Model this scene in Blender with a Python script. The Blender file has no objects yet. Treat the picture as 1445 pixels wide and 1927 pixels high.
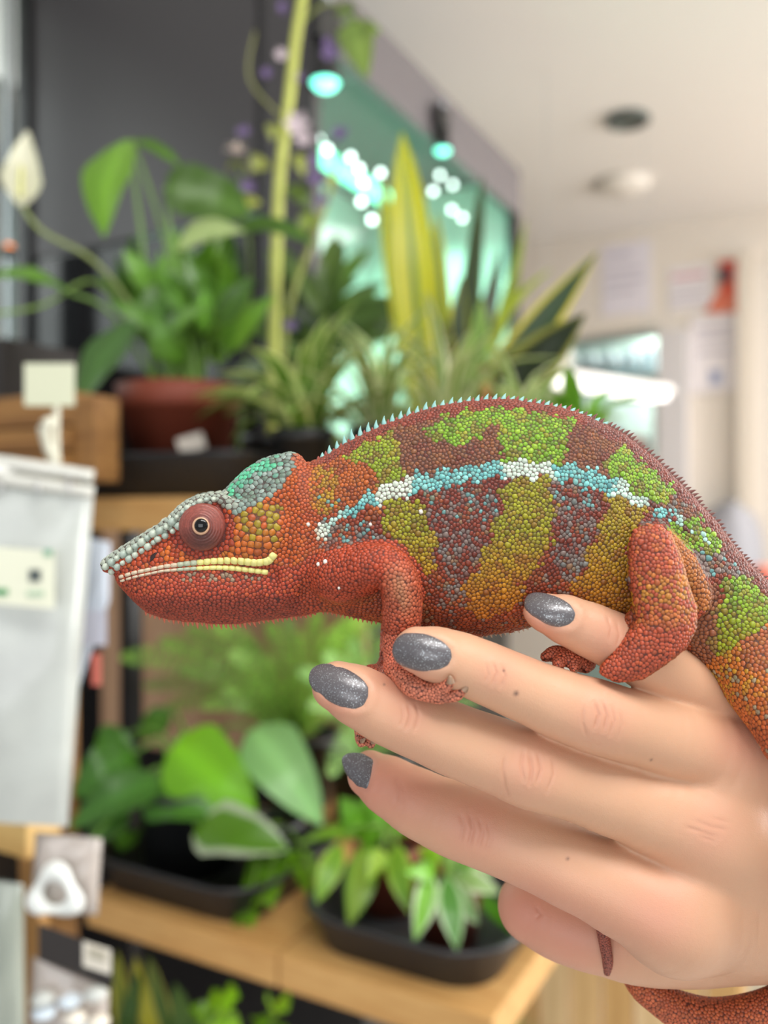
import bpy, bmesh, math, random
import numpy as np
from mathutils import Vector, Matrix, kdtree
from mathutils.bvhtree import BVHTree

# ---------------------------------------------------------------- camera, world, lights, exposure
SC = bpy.context.scene
COL = SC.collection
FPX = 1600.0                      # focal length in pixels of the 1445 x 1927 frame
CX, CY = 722.5, 963.5
CAMZ = 1.40                       # camera height, metres
FOC = 0.203                       # focus distance, metres

cam = bpy.data.cameras.new('camera')
cam.sensor_fit = 'HORIZONTAL'
cam.sensor_width = 36.0
cam.lens = 36.0 * FPX / 1445.0
cam.clip_start = 0.01
cam.dof.use_dof = True
cam.dof.focus_distance = FOC
cam.dof.aperture_fstop = cam.lens / 4.3      # 4.3 mm wide pupil
cam.dof.aperture_blades = 0
camo = bpy.data.objects.new('camera', cam)
COL.objects.link(camo)
camo.location = (0, 0, CAMZ)
camo.rotation_euler = (math.pi / 2, 0, 0)
SC.camera = camo

SC.view_settings.view_transform = 'Standard'
SC.view_settings.look = 'None'
SC.view_settings.gamma = 1.0
SC.view_settings.use_curve_mapping = False
SC.view_settings.exposure = 0.38

world = bpy.data.worlds.new('world')
SC.world = world
world.use_nodes = True
wb = world.node_tree.nodes['Background']
wb.inputs[0].default_value = (0.93, 0.96, 1.0, 1)
wb.inputs[1].default_value = 0.38

def area_light(name, loc, target, sx, sy, power, color=(1, 1, 1)):
    l = bpy.data.lights.new(name, 'AREA')
    l.shape = 'RECTANGLE'; l.size = sx; l.size_y = sy
    l.energy = power; l.color = color
    o = bpy.data.objects.new(name, l)
    COL.objects.link(o)
    o.location = loc
    d = Vector(target) - Vector(loc)
    o.rotation_euler = d.to_track_quat('-Z', 'Y').to_euler()
    return o

# added fill lamps out of view: overhead, next room, right and behind the camera
area_light('overhead_fill_light', (0.35, -0.25, 2.44), (0.3, 0.25, 1.2), 1.2, 0.6, 18, (1.0, 0.98, 0.95))
area_light('overhead_fill_light', (2.1, 1.7, 2.44), (2.1, 1.7, 0), 1.2, 1.2, 30, (1.0, 0.98, 0.96))
area_light('next_room_fill_light', (1.55, 4.1, 2.40), (1.5, 4.1, 0), 0.8, 0.4, 34, (1.0, 0.98, 0.96))  # added to brighten the aquarium behind the opening
area_light('offscreen_fill_light', (4.2, 0.9, 1.5), (0.8, 2.6, 1.9), 2.4, 1.8, 135, (1.0, 0.99, 0.98))
area_light('offscreen_fill_light', (-0.5, -1.9, 1.25), (0, 0.7, 1.1), 1.8, 1.2, 15, (0.97, 0.99, 1.0))  # added front fill, aimed at the lower shelf
area_light('daylight_outside_window', (-1.35, 1.62, 2.15), (-0.5, 1.15, 1.95), 2.2, 0.9, 13, (0.96, 0.97, 1.0))

# ---------------------------------------------------------------- helpers
random.seed(7)
RNG = np.random.default_rng(7)

def lin(r, g, b):
    f = lambda c: (c / 255.0) / 12.92 if c <= 10.3 else ((c / 255.0 + 0.055) / 1.055) ** 2.4
    return (f(r), f(g), f(b))

def linarr(a):
    a = np.asarray(a, float) / 255.0
    return np.where(a <= 0.04045, a / 12.92, ((a + 0.055) / 1.055) ** 2.4)

MATS = {}
def mat(name, rgb, rough=0.5, **kw):
    """plain principled material; kw: metallic, transmission, alpha, emit, estr, coat, noise=(scale, rgb2), bump=(scale, strength), spec"""
    if name in MATS:
        return MATS[name]
    m = bpy.data.materials.new(name)
    m.use_nodes = True
    nt = m.node_tree
    b = nt.nodes['Principled BSDF']
    c = lin(*rgb)
    b.inputs['Base Color'].default_value = (*c, 1)
    b.inputs['Roughness'].default_value = rough
    if 'spec' in kw: b.inputs['Specular IOR Level'].default_value = kw['spec']
    if 'metallic' in kw: b.inputs['Metallic'].default_value = kw['metallic']
    if 'transmission' in kw: b.inputs['Transmission Weight'].default_value = kw['transmission']
    if 'alpha' in kw: b.inputs['Alpha'].default_value = kw['alpha']
    if 'coat' in kw: b.inputs['Coat Weight'].default_value = kw['coat']
    if 'sss' in kw:
        b.inputs['Subsurface Weight'].default_value = kw['sss'][0]
        b.inputs['Subsurface Radius'].default_value = kw['sss'][1]
        b.inputs['Subsurface Scale'].default_value = kw['sss'][2]
    if 'emit' in kw:
        b.inputs['Emission Color'].default_value = (*lin(*kw['emit']), 1)
        b.inputs['Emission Strength'].default_value = kw.get('estr', 1)
    tc = nt.nodes.new('ShaderNodeTexCoord')
    if 'noise' in kw:
        sc, rgb2 = kw['noise']
        n = nt.nodes.new('ShaderNodeTexNoise'); n.inputs['Scale'].default_value = sc
        n.inputs['Detail'].default_value = 4
        mp = nt.nodes.new('ShaderNodeMapping')
        mp.inputs['Scale'].default_value = kw.get('stretch', (1, 1, 1))
        mp.inputs['Rotation'].default_value = (0, 0, kw.get('rotz', 0))
        nt.links.new(tc.outputs['Object'], mp.inputs['Vector'])
        nt.links.new(mp.outputs['Vector'], n.inputs['Vector'])
        r = nt.nodes.new('ShaderNodeValToRGB')
        r.color_ramp.elements[0].position = 0.35; r.color_ramp.elements[0].color = (*c, 1)
        r.color_ramp.elements[1].position = 0.68; r.color_ramp.elements[1].color = (*lin(*rgb2), 1)
        nt.links.new(n.outputs['Fac'], r.inputs['Fac'])
        nt.links.new(r.outputs['Color'], b.inputs['Base Color'])
    if 'bump' in kw:
        sc, st, dist = kw['bump']
        n = nt.nodes.new('ShaderNodeTexNoise'); n.inputs['Scale'].default_value = sc
        nt.links.new(tc.outputs['Object'], n.inputs['Vector'])
        bp = nt.nodes.new('ShaderNodeBump'); bp.inputs['Strength'].default_value = st
        bp.inputs['Distance'].default_value = dist
        nt.links.new(n.outputs['Fac'], bp.inputs['Height'])
        nt.links.new(bp.outputs['Normal'], b.inputs['Normal'])
    MATS[name] = m
    return m

def link(o, parent=None):
    COL.objects.link(o)
    if parent is not None:
        o.parent = parent
    return o

def tag(o, label=None, cat=None, group=None, kind=None):
    if label: o['label'] = label
    if cat: o['category'] = cat
    if group: o['group'] = group
    if kind: o['kind'] = kind
    return o

def empty(name, loc, label=None, cat=None, group=None, rz=0):
    o = bpy.data.objects.new(name, None)
    o.empty_display_size = 0.02
    o.location = loc
    o.rotation_euler = (0, 0, rz)
    link(o)
    return tag(o, label, cat, group)

def meshdata(name, verts, faces, m=None, smooth=True):
    me = bpy.data.meshes.new(name)
    me.from_pydata([tuple(v) for v in verts], [], [tuple(f) for f in faces])
    if m is not None: me.materials.append(m)
    if smooth:
        me.polygons.foreach_set('use_smooth', [True] * len(me.polygons))
    me.update()
    return me

def mesh(name, verts, faces, m=None, parent=None, smooth=True, loc=(0, 0, 0), rot=(0, 0, 0)):
    o = bpy.data.objects.new(name, meshdata(name, verts, faces, m, smooth))
    o.location = loc; o.rotation_euler = rot
    return link(o, parent)

def world_px(px, py, Y):
    """world point on the ray of a photo pixel at depth Y metres from the camera"""
    return Vector(((px - CX) / FPX * Y, Y, CAMZ - (py - CY) / FPX * Y))
# ---------------------------------------------------------------- implicit modelling (millimetres, camera frame: X right, Y = depth - 210, Z up)
D0 = 210.0
def P(px, py, y=0.0):
    s = (D0 + y) / FPX
    return np.array([(px - CX) * s, y, -(py - CY) * s])
def to_world(v):
    v = np.asarray(v, float)
    return np.stack([v[:, 0], v[:, 1] + D0, v[:, 2]], 1) / 1000.0 + np.array([0, 0, CAMZ])
def to_px(v):
    d = D0 + v[:, 1]
    return v[:, 0] / d * FPX + CX, -v[:, 2] / d * FPX + CY
MM = D0 / FPX                    # millimetres per photo pixel at y = 0

def smin(a, b, k):
    h = np.maximum(k - np.abs(a - b), 0.0) / k
    return np.minimum(a, b) - h * h * k * 0.25

class Field:
    def __init__(s, lo, hi, h):
        s.lo = np.array(lo, float); s.h = h
        s.n = np.ceil((np.array(hi) - s.lo) / h).astype(int) + 1
        s.F = np.full(tuple(s.n), 50.0, np.float32)
    def box(s, lo, hi):
        a = np.clip(np.floor((np.array(lo) - s.lo) / s.h).astype(int), 0, s.n)
        b = np.clip(np.ceil((np.array(hi) - s.lo) / s.h).astype(int) + 1, 0, s.n)
        sl = tuple(slice(i, j) for i, j in zip(a, b))
        ax = [(s.lo[i] + s.h * np.arange(a[i], b[i])).astype(np.float32) for i in range(3)]
        return sl, ax
    def tube(s, pts, rad, k=2.0, sub=5, sq=None, op='union'):
        """smooth tapered tube through pts (mm) with radii rad (mm); sq = (dir, factor) flattens along dir"""
        pts = np.array(pts, float); rad = np.array(rad, float)
        q, r = catmull(pts, rad, sub)
        m = k + 2 * s.h
        lo = (q - r[:, None]).min(0) - m; hi = (q + r[:, None]).max(0) + m
        sl, ax = s.box(lo, hi)
        T = np.full(tuple(len(a) for a in ax), 50.0, np.float32)
        base = [sl[i].start for i in range(3)]
        for i in range(len(q) - 1):
            a, b, ra, rb = q[i], q[i + 1], r[i], r[i + 1]
            R = max(ra, rb) + m
            ssl, sax = s.box(np.maximum(np.minimum(a, b) - R, lo), np.minimum(np.maximum(a, b) + R, hi))
            ll = tuple(slice(max(c.start - d, 0), max(c.stop - d, 0)) for c, d in zip(ssl, base))
            X = sax[0][:, None, None] - a[0]; Y = sax[1][None, :, None] - a[1]; Z = sax[2][None, None, :] - a[2]
            d = (b - a); L2 = float(d @ d) + 1e-9
            t = np.clip((X * d[0] + Y * d[1] + Z * d[2]) / L2, 0, 1)
            dist = np.sqrt((X - t * d[0]) ** 2 + (Y - t * d[1]) ** 2 + (Z - t * d[2]) ** 2) - (ra + (rb - ra) * t)
            T[ll] = np.minimum(T[ll], dist.astype(np.float32))
        if op == 'union':
            s.F[sl] = smin(s.F[sl], T, k)
        else:
            s.F[sl] = -smin(-s.F[sl], T, k)
    def ell(s, c, r, k=2.0, R=None, op='union'):
        c = np.array(c, float); r = np.array(r, float)
        m = k + 2 * s.h
        ext = r if R is None else np.array([r.max()] * 3)
        sl, ax = s.box(c - ext - m, c + ext + m)
        X = ax[0][:, None, None] - c[0]; Y = ax[1][None, :, None] - c[1]; Z = ax[2][None, None, :] - c[2]
        if R is not None:
            X, Y, Z = (R[0][0] * X + R[0][1] * Y + R[0][2] * Z, R[1][0] * X + R[1][1] * Y + R[1][2] * Z, R[2][0] * X + R[2][1] * Y + R[2][2] * Z)
        k0 = np.sqrt((X / r[0]) ** 2 + (Y / r[1]) ** 2 + (Z / r[2]) ** 2)
        k1 = np.sqrt((X / r[0] ** 2) ** 2 + (Y / r[1] ** 2) ** 2 + (Z / r[2] ** 2) ** 2) + 1e-6
        T = k0 * (k0 - 1) / k1
        if op == 'union':
            s.F[sl] = smin(s.F[sl], T.astype(np.float32), k)
        else:
            s.F[sl] = -smin(-s.F[sl], T.astype(np.float32), k)
    def inflate(s, poly, y0, wfun, k=2.0, g=0.5, ymax=30.0, yfun=None):
        """polygon in photo pixels, blown up into a rounded solid about the plane y = y0; wfun(px) = thickness / height ratio"""
        pp = np.array([P(x, y, y0)[[0, 2]] for x, y in poly])
        lo = pp.min(0) - 4 - k; hi = pp.max(0) + 4 + k
        n = np.ceil((hi - lo) / g).astype(int) + 1
        gx = lo[0] + g * np.arange(n[0]); gz = lo[1] + g * np.arange(n[1])
        XX, ZZ = np.meshgrid(gx, gz, indexing='ij')
        inside = np.zeros(XX.shape, bool); dist = np.full(XX.shape, 1e9)
        for i in range(len(pp)):
            a, b = pp[i], pp[(i + 1) % len(pp)]
            c = ((a[1] > ZZ) != (b[1] > ZZ)) & (XX < (b[0] - a[0]) * (ZZ - a[1]) / (b[1] - a[1] + 1e-12) + a[0])
            inside ^= c
            d = b - a
            t = np.clip(((XX - a[0]) * d[0] + (ZZ - a[1]) * d[1]) / (d @ d + 1e-12), 0, 1)
            dist = np.minimum(dist, np.hypot(XX - a[0] - t * d[0], ZZ - a[1] - t * d[1]))
        u = np.where(inside, dist * 4.0, 0.0)
        ci, cj = np.meshgrid(np.arange(n[0]), np.arange(n[1]), indexing='ij')
        red = ((ci + cj) % 2 == 0) & inside; blk = ((ci + cj) % 2 == 1) & inside
        w = 1.93
        for it in range(420):
            for msk in (red, blk):
                nb = np.zeros_like(u)
                nb[1:-1, 1:-1] = (u[2:, 1:-1] + u[:-2, 1:-1] + u[1:-1, 2:] + u[1:-1, :-2] + g * g) * 0.25
                u = np.where(msk, u + w * (nb - u), u)
        u = np.maximum(u, 0)
        uo = np.where(inside, u, -dist * 5.0)
        gu = np.gradient(uo, g)
        sl, ax = s.box([lo[0], y0 - ymax, lo[1]], [hi[0], y0 + ymax, hi[1]])
        bx = np.clip((ax[0] - lo[0]) / g, 0, n[0] - 1.001); bz = np.clip((ax[2] - lo[1]) / g, 0, n[1] - 1.001)
        ix = bx.astype(int); iz = bz.astype(int); fx = (bx - ix)[:, None]; fz = (bz - iz)[None, :]
        def samp(A):
            return (A[np.ix_(ix, iz)] * (1 - fx) * (1 - fz) + A[np.ix_(ix + 1, iz)] * fx * (1 - fz) +
                    A[np.ix_(ix, iz + 1)] * (1 - fx) * fz + A[np.ix_(ix + 1, iz + 1)] * fx * fz)
        U = samp(uo); G = np.hypot(samp(gu[0]), samp(gu[1]))
        pxs = ax[0] / (D0 + y0) * FPX + CX
        W = np.array([wfun(q) for q in pxs])[:, None]
        C = 2 * W * W * np.ones_like(U)
        yy = ax[1]
        yc = np.zeros(len(pxs)) if yfun is None else np.array([yfun(q) for q in pxs])
        Y = (yy[None, :] - y0 - yc[:, None])[:, :, None]
        num = Y ** 2 / C[:, None, :] - U[:, None, :]
        den = np.sqrt((2 * Y / C[:, None, :]) ** 2 + (G ** 2)[:, None, :] + 0.6)
        T = (num / den).astype(np.float32)
        s.F[sl] = smin(s.F[sl], T, k)
    def extract(s):
        F = s.F
        ins = F < 0
        nx, ny, nz = F.shape
        c = np.zeros((nx - 1, ny - 1, nz - 1), np.uint8)
        for a in (0, 1):
            for b in (0, 1):
                for d in (0, 1):
                    c += ins[a:nx - 1 + a, b:ny - 1 + b, d:nz - 1 + d]
        I, J, K = np.nonzero((c > 0) & (c < 8))
        ids = np.full(c.shape, -1, np.int32)
        ids[I, J, K] = np.arange(len(I))
        acc = np.zeros((len(I), 3)); cnt = np.zeros(len(I))
        offs = [(a, b, d) for a in (0, 1) for b in (0, 1) for d in (0, 1)]
        val = {o: F[I + o[0], J + o[1], K + o[2]].astype(float) for o in offs}
        for o in offs:
            for axis in range(3):
                if o[axis]: continue
                p = list(o); p[axis] = 1; p = tuple(p)
                va, vb = val[o], val[p]
                m = (va < 0) != (vb < 0)
                t = va / np.where(m, va - vb, 1)
                pos = np.array(o, float)[None, :].repeat(len(I), 0)
                pos[:, axis] += t
                acc[m] += pos[m]; cnt[m] += 1
        V = acc / cnt[:, None] + np.stack([I, J, K], 1)
        V = s.lo + V * s.h
        faces = []
        for axis in range(3):
            o = [0, 1, 2]; o.remove(axis)
            sa = [slice(1, -1)] * 3; sb = [slice(1, -1)] * 3
            sa[axis] = slice(0, -1); sb[axis] = slice(1, None)
            A = ins[tuple(sa)]; B = ins[tuple(sb)]
            idx = np.nonzero(A != B)
            flip = A[idx]
            idx = [np.array(i) for i in idx]
            for q in o: idx[q] = idx[q] + 1
            def cell(d1, d2):
                j = [i.copy() for i in idx]
                j[o[0]] += d1; j[o[1]] += d2
                return ids[j[0], j[1], j[2]]
            q = np.stack([cell(-1, -1), cell(0, -1), cell(0, 0), cell(-1, 0)], 1)
            if axis == 1: flip = ~flip
            q[~flip] = q[~flip][:, ::-1]
            faces.append(q)
        Q = np.concatenate(faces)
        return V, Q

def catmull(pts, rad, sub):
    n = len(pts)
    if n == 2:
        return pts, rad
    q, r = [], []
    for i in range(n - 1):
        p0 = pts[max(i - 1, 0)]; p1 = pts[i]; p2 = pts[i + 1]; p3 = pts[min(i + 2, n - 1)]
        for j in range(sub):
            t = j / sub
            q.append(0.5 * ((2 * p1) + (p2 - p0) * t + (2 * p0 - 5 * p1 + 4 * p2 - p3) * t * t + (3 * p1 - p0 - 3 * p2 + p3) * t ** 3))
            e = t * t * (3 - 2 * t)
            r.append(rad[i] * (1 - e) + rad[i + 1] * e)
    q.append(pts[-1]); r.append(rad[-1])
    return np.array(q), np.array(r)

def main_part(V, Q):
    """keep the largest connected piece"""
    lab = np.arange(len(V))
    E = np.concatenate([Q[:, [0, 1]], Q[:, [1, 2]], Q[:, [2, 3]], Q[:, [3, 0]]])
    while True:
        m = np.minimum(lab[E[:, 0]], lab[E[:, 1]])
        new = lab.copy()
        np.minimum.at(new, lab[E[:, 0]], m); np.minimum.at(new, lab[E[:, 1]], m)
        new = new[new]; new = new[new]
        if (new == lab).all(): break
        lab = new
    ids, cnt = np.unique(lab, return_counts=True)
    ok = lab == ids[cnt.argmax()]
    mp = np.cumsum(ok) - 1
    return V[ok], mp[Q[ok[Q[:, 0]]]]

def relax(V, Q, it=2, f=0.5):
    """a little Laplacian smoothing of the extracted surface"""
    E = np.concatenate([Q[:, [0, 1]], Q[:, [1, 2]], Q[:, [2, 3]], Q[:, [3, 0]]])
    for _ in range(it):
        for fac in (f, -f * 1.03):
            S = np.zeros_like(V); C = np.zeros(len(V))
            for a, b in ((0, 1), (1, 0)):
                for c in range(3):
                    S[:, c] += np.bincount(E[:, a], V[E[:, b], c], len(V))
                C += np.bincount(E[:, a], minlength=len(V))
            V = V + fac * (S / C[:, None] - V)
    return V

def vnormals(V, Q):
    n = np.cross(V[Q[:, 2]] - V[Q[:, 0]], V[Q[:, 3]] - V[Q[:, 1]])
    N = np.zeros_like(V)
    for k in range(4):
        for c in range(3):
            N[:, c] += np.bincount(Q[:, k], n[:, c], len(V))
    return N / (np.linalg.norm(N, axis=1)[:, None] + 1e-12)

def fast_mesh(name, V, Q, m, cols=None):
    """numpy arrays to a mesh; Q has 3 or 4 columns; cols = linear RGB for each vertex"""
    me = bpy.data.meshes.new(name)
    nf, k = Q.shape
    me.vertices.add(len(V)); me.vertices.foreach_set('co', np.ascontiguousarray(V, np.float32).ravel())
    me.loops.add(nf * k); me.loops.foreach_set('vertex_index', np.ascontiguousarray(Q, np.int32).ravel())
    me.polygons.add(nf)
    me.polygons.foreach_set('loop_start', np.arange(0, nf * k, k, dtype=np.int32))
    me.polygons.foreach_set('loop_total', np.full(nf, k, np.int32))
    me.polygons.foreach_set('use_smooth', np.ones(nf, bool))
    me.update(calc_edges=True)
    me.materials.append(m)
    if cols is not None:
        at = me.color_attributes.new('Col', 'FLOAT_COLOR', 'POINT')
        c4 = np.ones((len(V), 4), np.float32); c4[:, :3] = cols
        at.data.foreach_set('color', c4.ravel())
    return me

def inpoly(px, py, poly):
    r = np.zeros(np.shape(px), bool)
    for i in range(len(poly)):
        (x1, y1), (x2, y2) = poly[i], poly[(i + 1) % len(poly)]
        c = ((y1 > py) != (y2 > py)) & (px < (x2 - x1) * (py - y1) / (y2 - y1 + 1e-9) + x1)
        r ^= c
    return r

def dline(px, py, pts):
    """distance to a polyline and position along it (0..n-1), in pixels"""
    best = np.full(np.shape(px), 1e9); par = np.zeros(np.shape(px))
    for i in range(len(pts) - 1):
        (x1, y1), (x2, y2) = pts[i], pts[i + 1]
        dx, dy = x2 - x1, y2 - y1
        t = np.clip(((px - x1) * dx + (py - y1) * dy) / (dx * dx + dy * dy + 1e-9), 0, 1)
        d = np.hypot(px - x1 - t * dx, py - y1 - t * dy)
        m = d < best
        best = np.where(m, d, best); par = np.where(m, i + t, par)
    return best, par

def attr_material(name, rough, bump=None, sss=None, spec=0.5, coat=0.0):
    m = bpy.data.materials.new(name)
    m.use_nodes = True
    nt = m.node_tree; b = nt.nodes['Principled BSDF']
    a = nt.nodes.new('ShaderNodeVertexColor'); a.layer_name = 'Col'
    nt.links.new(a.outputs['Color'], b.inputs['Base Color'])
    b.inputs['Roughness'].default_value = rough
    b.inputs['Specular IOR Level'].default_value = spec
    b.inputs['Coat Weight'].default_value = coat
    if sss:
        b.inputs['Subsurface Weight'].default_value = sss[0]
        b.inputs['Subsurface Radius'].default_value = sss[1]
        b.inputs['Subsurface Scale'].default_value = sss[2]
    if bump:
        tc = nt.nodes.new('ShaderNodeTexCoord')
        prev = None
        for kind, sc, st, dist in bump:
            if kind == 'noise':
                n = nt.nodes.new('ShaderNodeTexNoise'); out = n.outputs['Fac']; n.inputs['Detail'].default_value = 3
            else:
                n = nt.nodes.new('ShaderNodeTexVoronoi'); out = n.outputs['Distance']
                if kind == 'cells': n.feature = 'DISTANCE_TO_EDGE'
            n.inputs['Scale'].default_value = sc
            nt.links.new(tc.outputs['Object'], n.inputs['Vector'])
            bp = nt.nodes.new('ShaderNodeBump')
            bp.inputs['Strength'].default_value = st; bp.inputs['Distance'].default_value = dist
            nt.links.new(out, bp.inputs['Height'])
            if prev is not None: nt.links.new(prev.outputs['Normal'], bp.inputs['Normal'])
            prev = bp
        nt.links.new(prev.outputs['Normal'], b.inputs['Normal'])
    return m
# ---------------------------------------------------------------- the chameleon
BODY_OUT = [(197, 1066), (205, 1052), (221, 1041), (256, 1018), (285, 996), (307, 986), (330, 964), (352, 946), (380, 933), (415, 929),
            (428, 920), (444, 901), (466, 882), (492, 866), (517, 857), (546, 852), (564, 859), (577, 873), (592, 868), (608, 861),
            (640, 843), (671, 825), (703, 811), (735, 796), (767, 785), (799, 774), (831, 766), (862, 760), (910, 755), (955, 753),
            (1018, 763), (1060, 770), (1102, 784), (1134, 799), (1167, 816), (1199, 840), (1231, 866), (1263, 898), (1289, 923),
            (1318, 956), (1343, 982), (1372, 1023), (1398, 1055), (1424, 1079), (1450, 1108), (1480, 1150), (1495, 1210), (1470, 1270), (1420, 1300),
            (1375, 1295), (1350, 1270), (1330, 1262), (1310, 1248), (1270, 1228), (1210, 1208), (1140, 1190), (1070, 1178), (996, 1178),
            (974, 1184), (942, 1190), (907, 1195), (850, 1196), (795, 1188), (740, 1178), (719, 1171), (703, 1166), (671, 1161),
            (640, 1153), (608, 1149), (585, 1154), (560, 1158), (536, 1160), (498, 1165), (466, 1170), (428, 1172), (377, 1170), (339, 1166),
            (307, 1161), (280, 1152), (266, 1138), (253, 1125), (236, 1110), (226, 1098), (222, 1086), (219, 1076), (203, 1073)]
_wx = [190, 230, 300, 380, 450, 520, 570, 620, 700, 900, 1100, 1250, 1380, 1490]
_wy = [1.25, 1.05, 0.78, 0.62, 0.56, 0.52, 0.46, 0.46, 0.50, 0.50, 0.52, 0.52, 0.72, 0.95]
HIND_LEG = [(1183, 1019), (1190, 998), (1216, 985), (1243, 989), (1262, 1008), (1280, 1050), (1293, 1100), (1309, 1146), (1308, 1183),
            (1289, 1219), (1253, 1247), (1208, 1278), (1160, 1284), (1127, 1268), (1129, 1254), (1160, 1222), (1190, 1180), (1199, 1163), (1192, 1129), (1184, 1085)]
THIGH = [(1205, 990), (1247, 987), (1279, 1016), (1308, 1048), (1327, 1084), (1337, 1116), (1332, 1150), (1305, 1170), (1285, 1120), (1240, 1070), (1205, 1030)]
def R_(px, y=0.0):
    return px * (D0 + y) / FPX

def build_chameleon_field():
    f = Field([-73, -34, -136], [120, 33, 31], 0.42)
    f.inflate(BODY_OUT, 0.0, lambda q: np.interp(q, _wx, _wy), k=1.5, ymax=22)
    T = lambda pts, k=2.0, **kw: f.tube([P(*p[:3]) for p in pts], [R_(p[3], p[2]) for p in pts], k, **kw)
    # brow and snout ridges on both sides, running into the side crest of the casque
    for s in (1, -1):
        T([(204, 1063, -3 * s, 11), (230, 1046, -4.2 * s, 12), (262, 1024, -5.2 * s, 11), (300, 1000, -6.5 * s, 11), (332, 974, -7.5 * s, 11), (356, 953, -8 * s, 10),
           (384, 940, -8 * s, 10), (415, 938, -8 * s, 10), (440, 953, -8.4 * s, 10), (478, 948, -8.2 * s, 9), (514, 930, -7.2 * s, 9), (540, 898, -4.5 * s, 8), (552, 866, -1.5 * s, 6)], 2.5)
        f.ell(P(382, 992, -5.5 * s), (R_(56), 4.2, R_(56)), 2.0)                 # orbit
        f.ell(P(478, 1010, -7 * s), (R_(62), 4.4, R_(58)), 3.0)                # temple
        f.ell(P(400, 1110, -5 * s), (R_(135), 5.0, R_(36)), 4.0)               # lower jaw
        T([(560, 905, -4.5 * s, 13), (572, 960, -6.5 * s, 14), (568, 1040, -8 * s, 15), (545, 1105, -7 * s, 15), (500, 1140, -4 * s, 12)], 3.0)   # neck fold
        T([(530, 1062, -8.6 * s, 7), (538, 1090, -8.6 * s, 8), (520, 1125, -7 * s, 8)], 2.0)
        f.ell(P(650, 1075, -7.5 * s), (R_(66), 5.5, R_(48)), 4.0)              # shoulder
        # tongue-bone fold along the throat
        T([(300, 1140, -3.5 * s, 9), (380, 1147, -4.2 * s, 10), (470, 1143, -4.5 * s, 10), (540, 1136, -4.5 * s, 9)], 1.2)
    # mouth groove
    ml = [(221, 1090), (259, 1082), (307, 1072), (358, 1067), (403, 1064), (440, 1064), (482, 1069), (516, 1064)]
    # near front leg
    T([(640, 1082, -9, 46), (690, 1068, -13, 42), (728, 1066, -14.5, 38), (752, 1098, -14, 37), (757, 1150, -11.5, 37), (752, 1205, -9.5, 32), (748, 1252, -11, 24)], 3.0)
    T([(748, 1255, -11.5, 22), (775, 1289, -17.5, 21), (808, 1302, -19.5, 19), (824, 1306, -20.3, 16)], 1.8)
    for q in ([(818, 1300, -20.5, 14), (838, 1292, -22.8, 11), (848, 1281, -24.6, 7.5)], [(826, 1309, -20.5, 14), (856, 1309, -21.5, 11), (873, 1297, -22.3, 7)]):
        T(q, 0.8)
    # far front leg and its foot gripping the middle finger from behind
    T([(650, 1095, 8, 44), (700, 1085, 13, 38), (740, 1080, 14, 34), (752, 1120, 11, 32), (748, 1180, 7, 29), (734, 1250, 3.5, 20)], 3.0)
    T([(732, 1255, 3, 18), (712, 1263, -3, 14), (696, 1262, -6.5, 11)], 1.2)
    T([(722, 1265, -1, 12), (708, 1268, -6.5, 10)], 1.0)
    T([(726, 1262, 3, 17), (700, 1310, 3, 17), (684, 1362, 1, 16), (680, 1385, -2, 12), (680, 1398, -5, 8)], 1.0)
    T([(690, 1362, 1, 13), (696, 1388, -3, 10), (698, 1400, -5.5, 8)], 0.8)
    # near hind leg
    f.inflate(THIGH, -11.0, lambda q: 0.9, k=2.5, ymax=12)
    f.inflate(HIND_LEG, -17.5, lambda q: 0.72, k=1.0, ymax=12)
    T([(1185, 1178, -14, 16), (1200, 1158, -15, 18)], 1.0)
    # far hind leg, toes showing under the little finger
    T([(1300, 1150, 8, 48), (1230, 1120, 15, 44), (1180, 1150, 13, 36), (1130, 1205, 5, 28), (1095, 1240, -4, 20)], 3.0)
    for q in ([(1092, 1242, -5, 19), (1068, 1236, -9, 17), (1052, 1246, -12, 12), (1052, 1258, -13, 8)],
              [(1098, 1245, -5, 19), (1082, 1244, -10, 15), (1080, 1258, -13, 8)],
              [(1085, 1240, -4, 18), (1048, 1230, -8, 15), (1026, 1236, -10, 9)],
              [(1106, 1248, -6, 14), (1102, 1258, -9, 9)]):
        T(q, 1.0)
    # tail: out of the frame, round the wrist, back under the palm and round the thumb
    T([(1395, 1190, -1, 86), (1432, 1262, -7, 80), (1492, 1370, -17, 69), (1548, 1480, -22, 60), (1592, 1610, -22, 54), (1590, 1750, -12, 49), (1515, 1874, 4, 45),
       (1410, 1918, 10, 42), (1310, 1914, 12, 37), (1222, 1868, 13, 27), (1176, 1812, 20, 19), (1150, 1768, 29, 16), (1132, 1700, 27, 14), (1125, 1676, 17, 13), (1127, 1696, 7, 12),
       (1131, 1735, 4.4, 11.5), (1138, 1775, 4.0, 11), (1143, 1806, 5.5, 10), (1143, 1828, 8.5, 8)], 5.0, sub=6)
    return f

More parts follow.
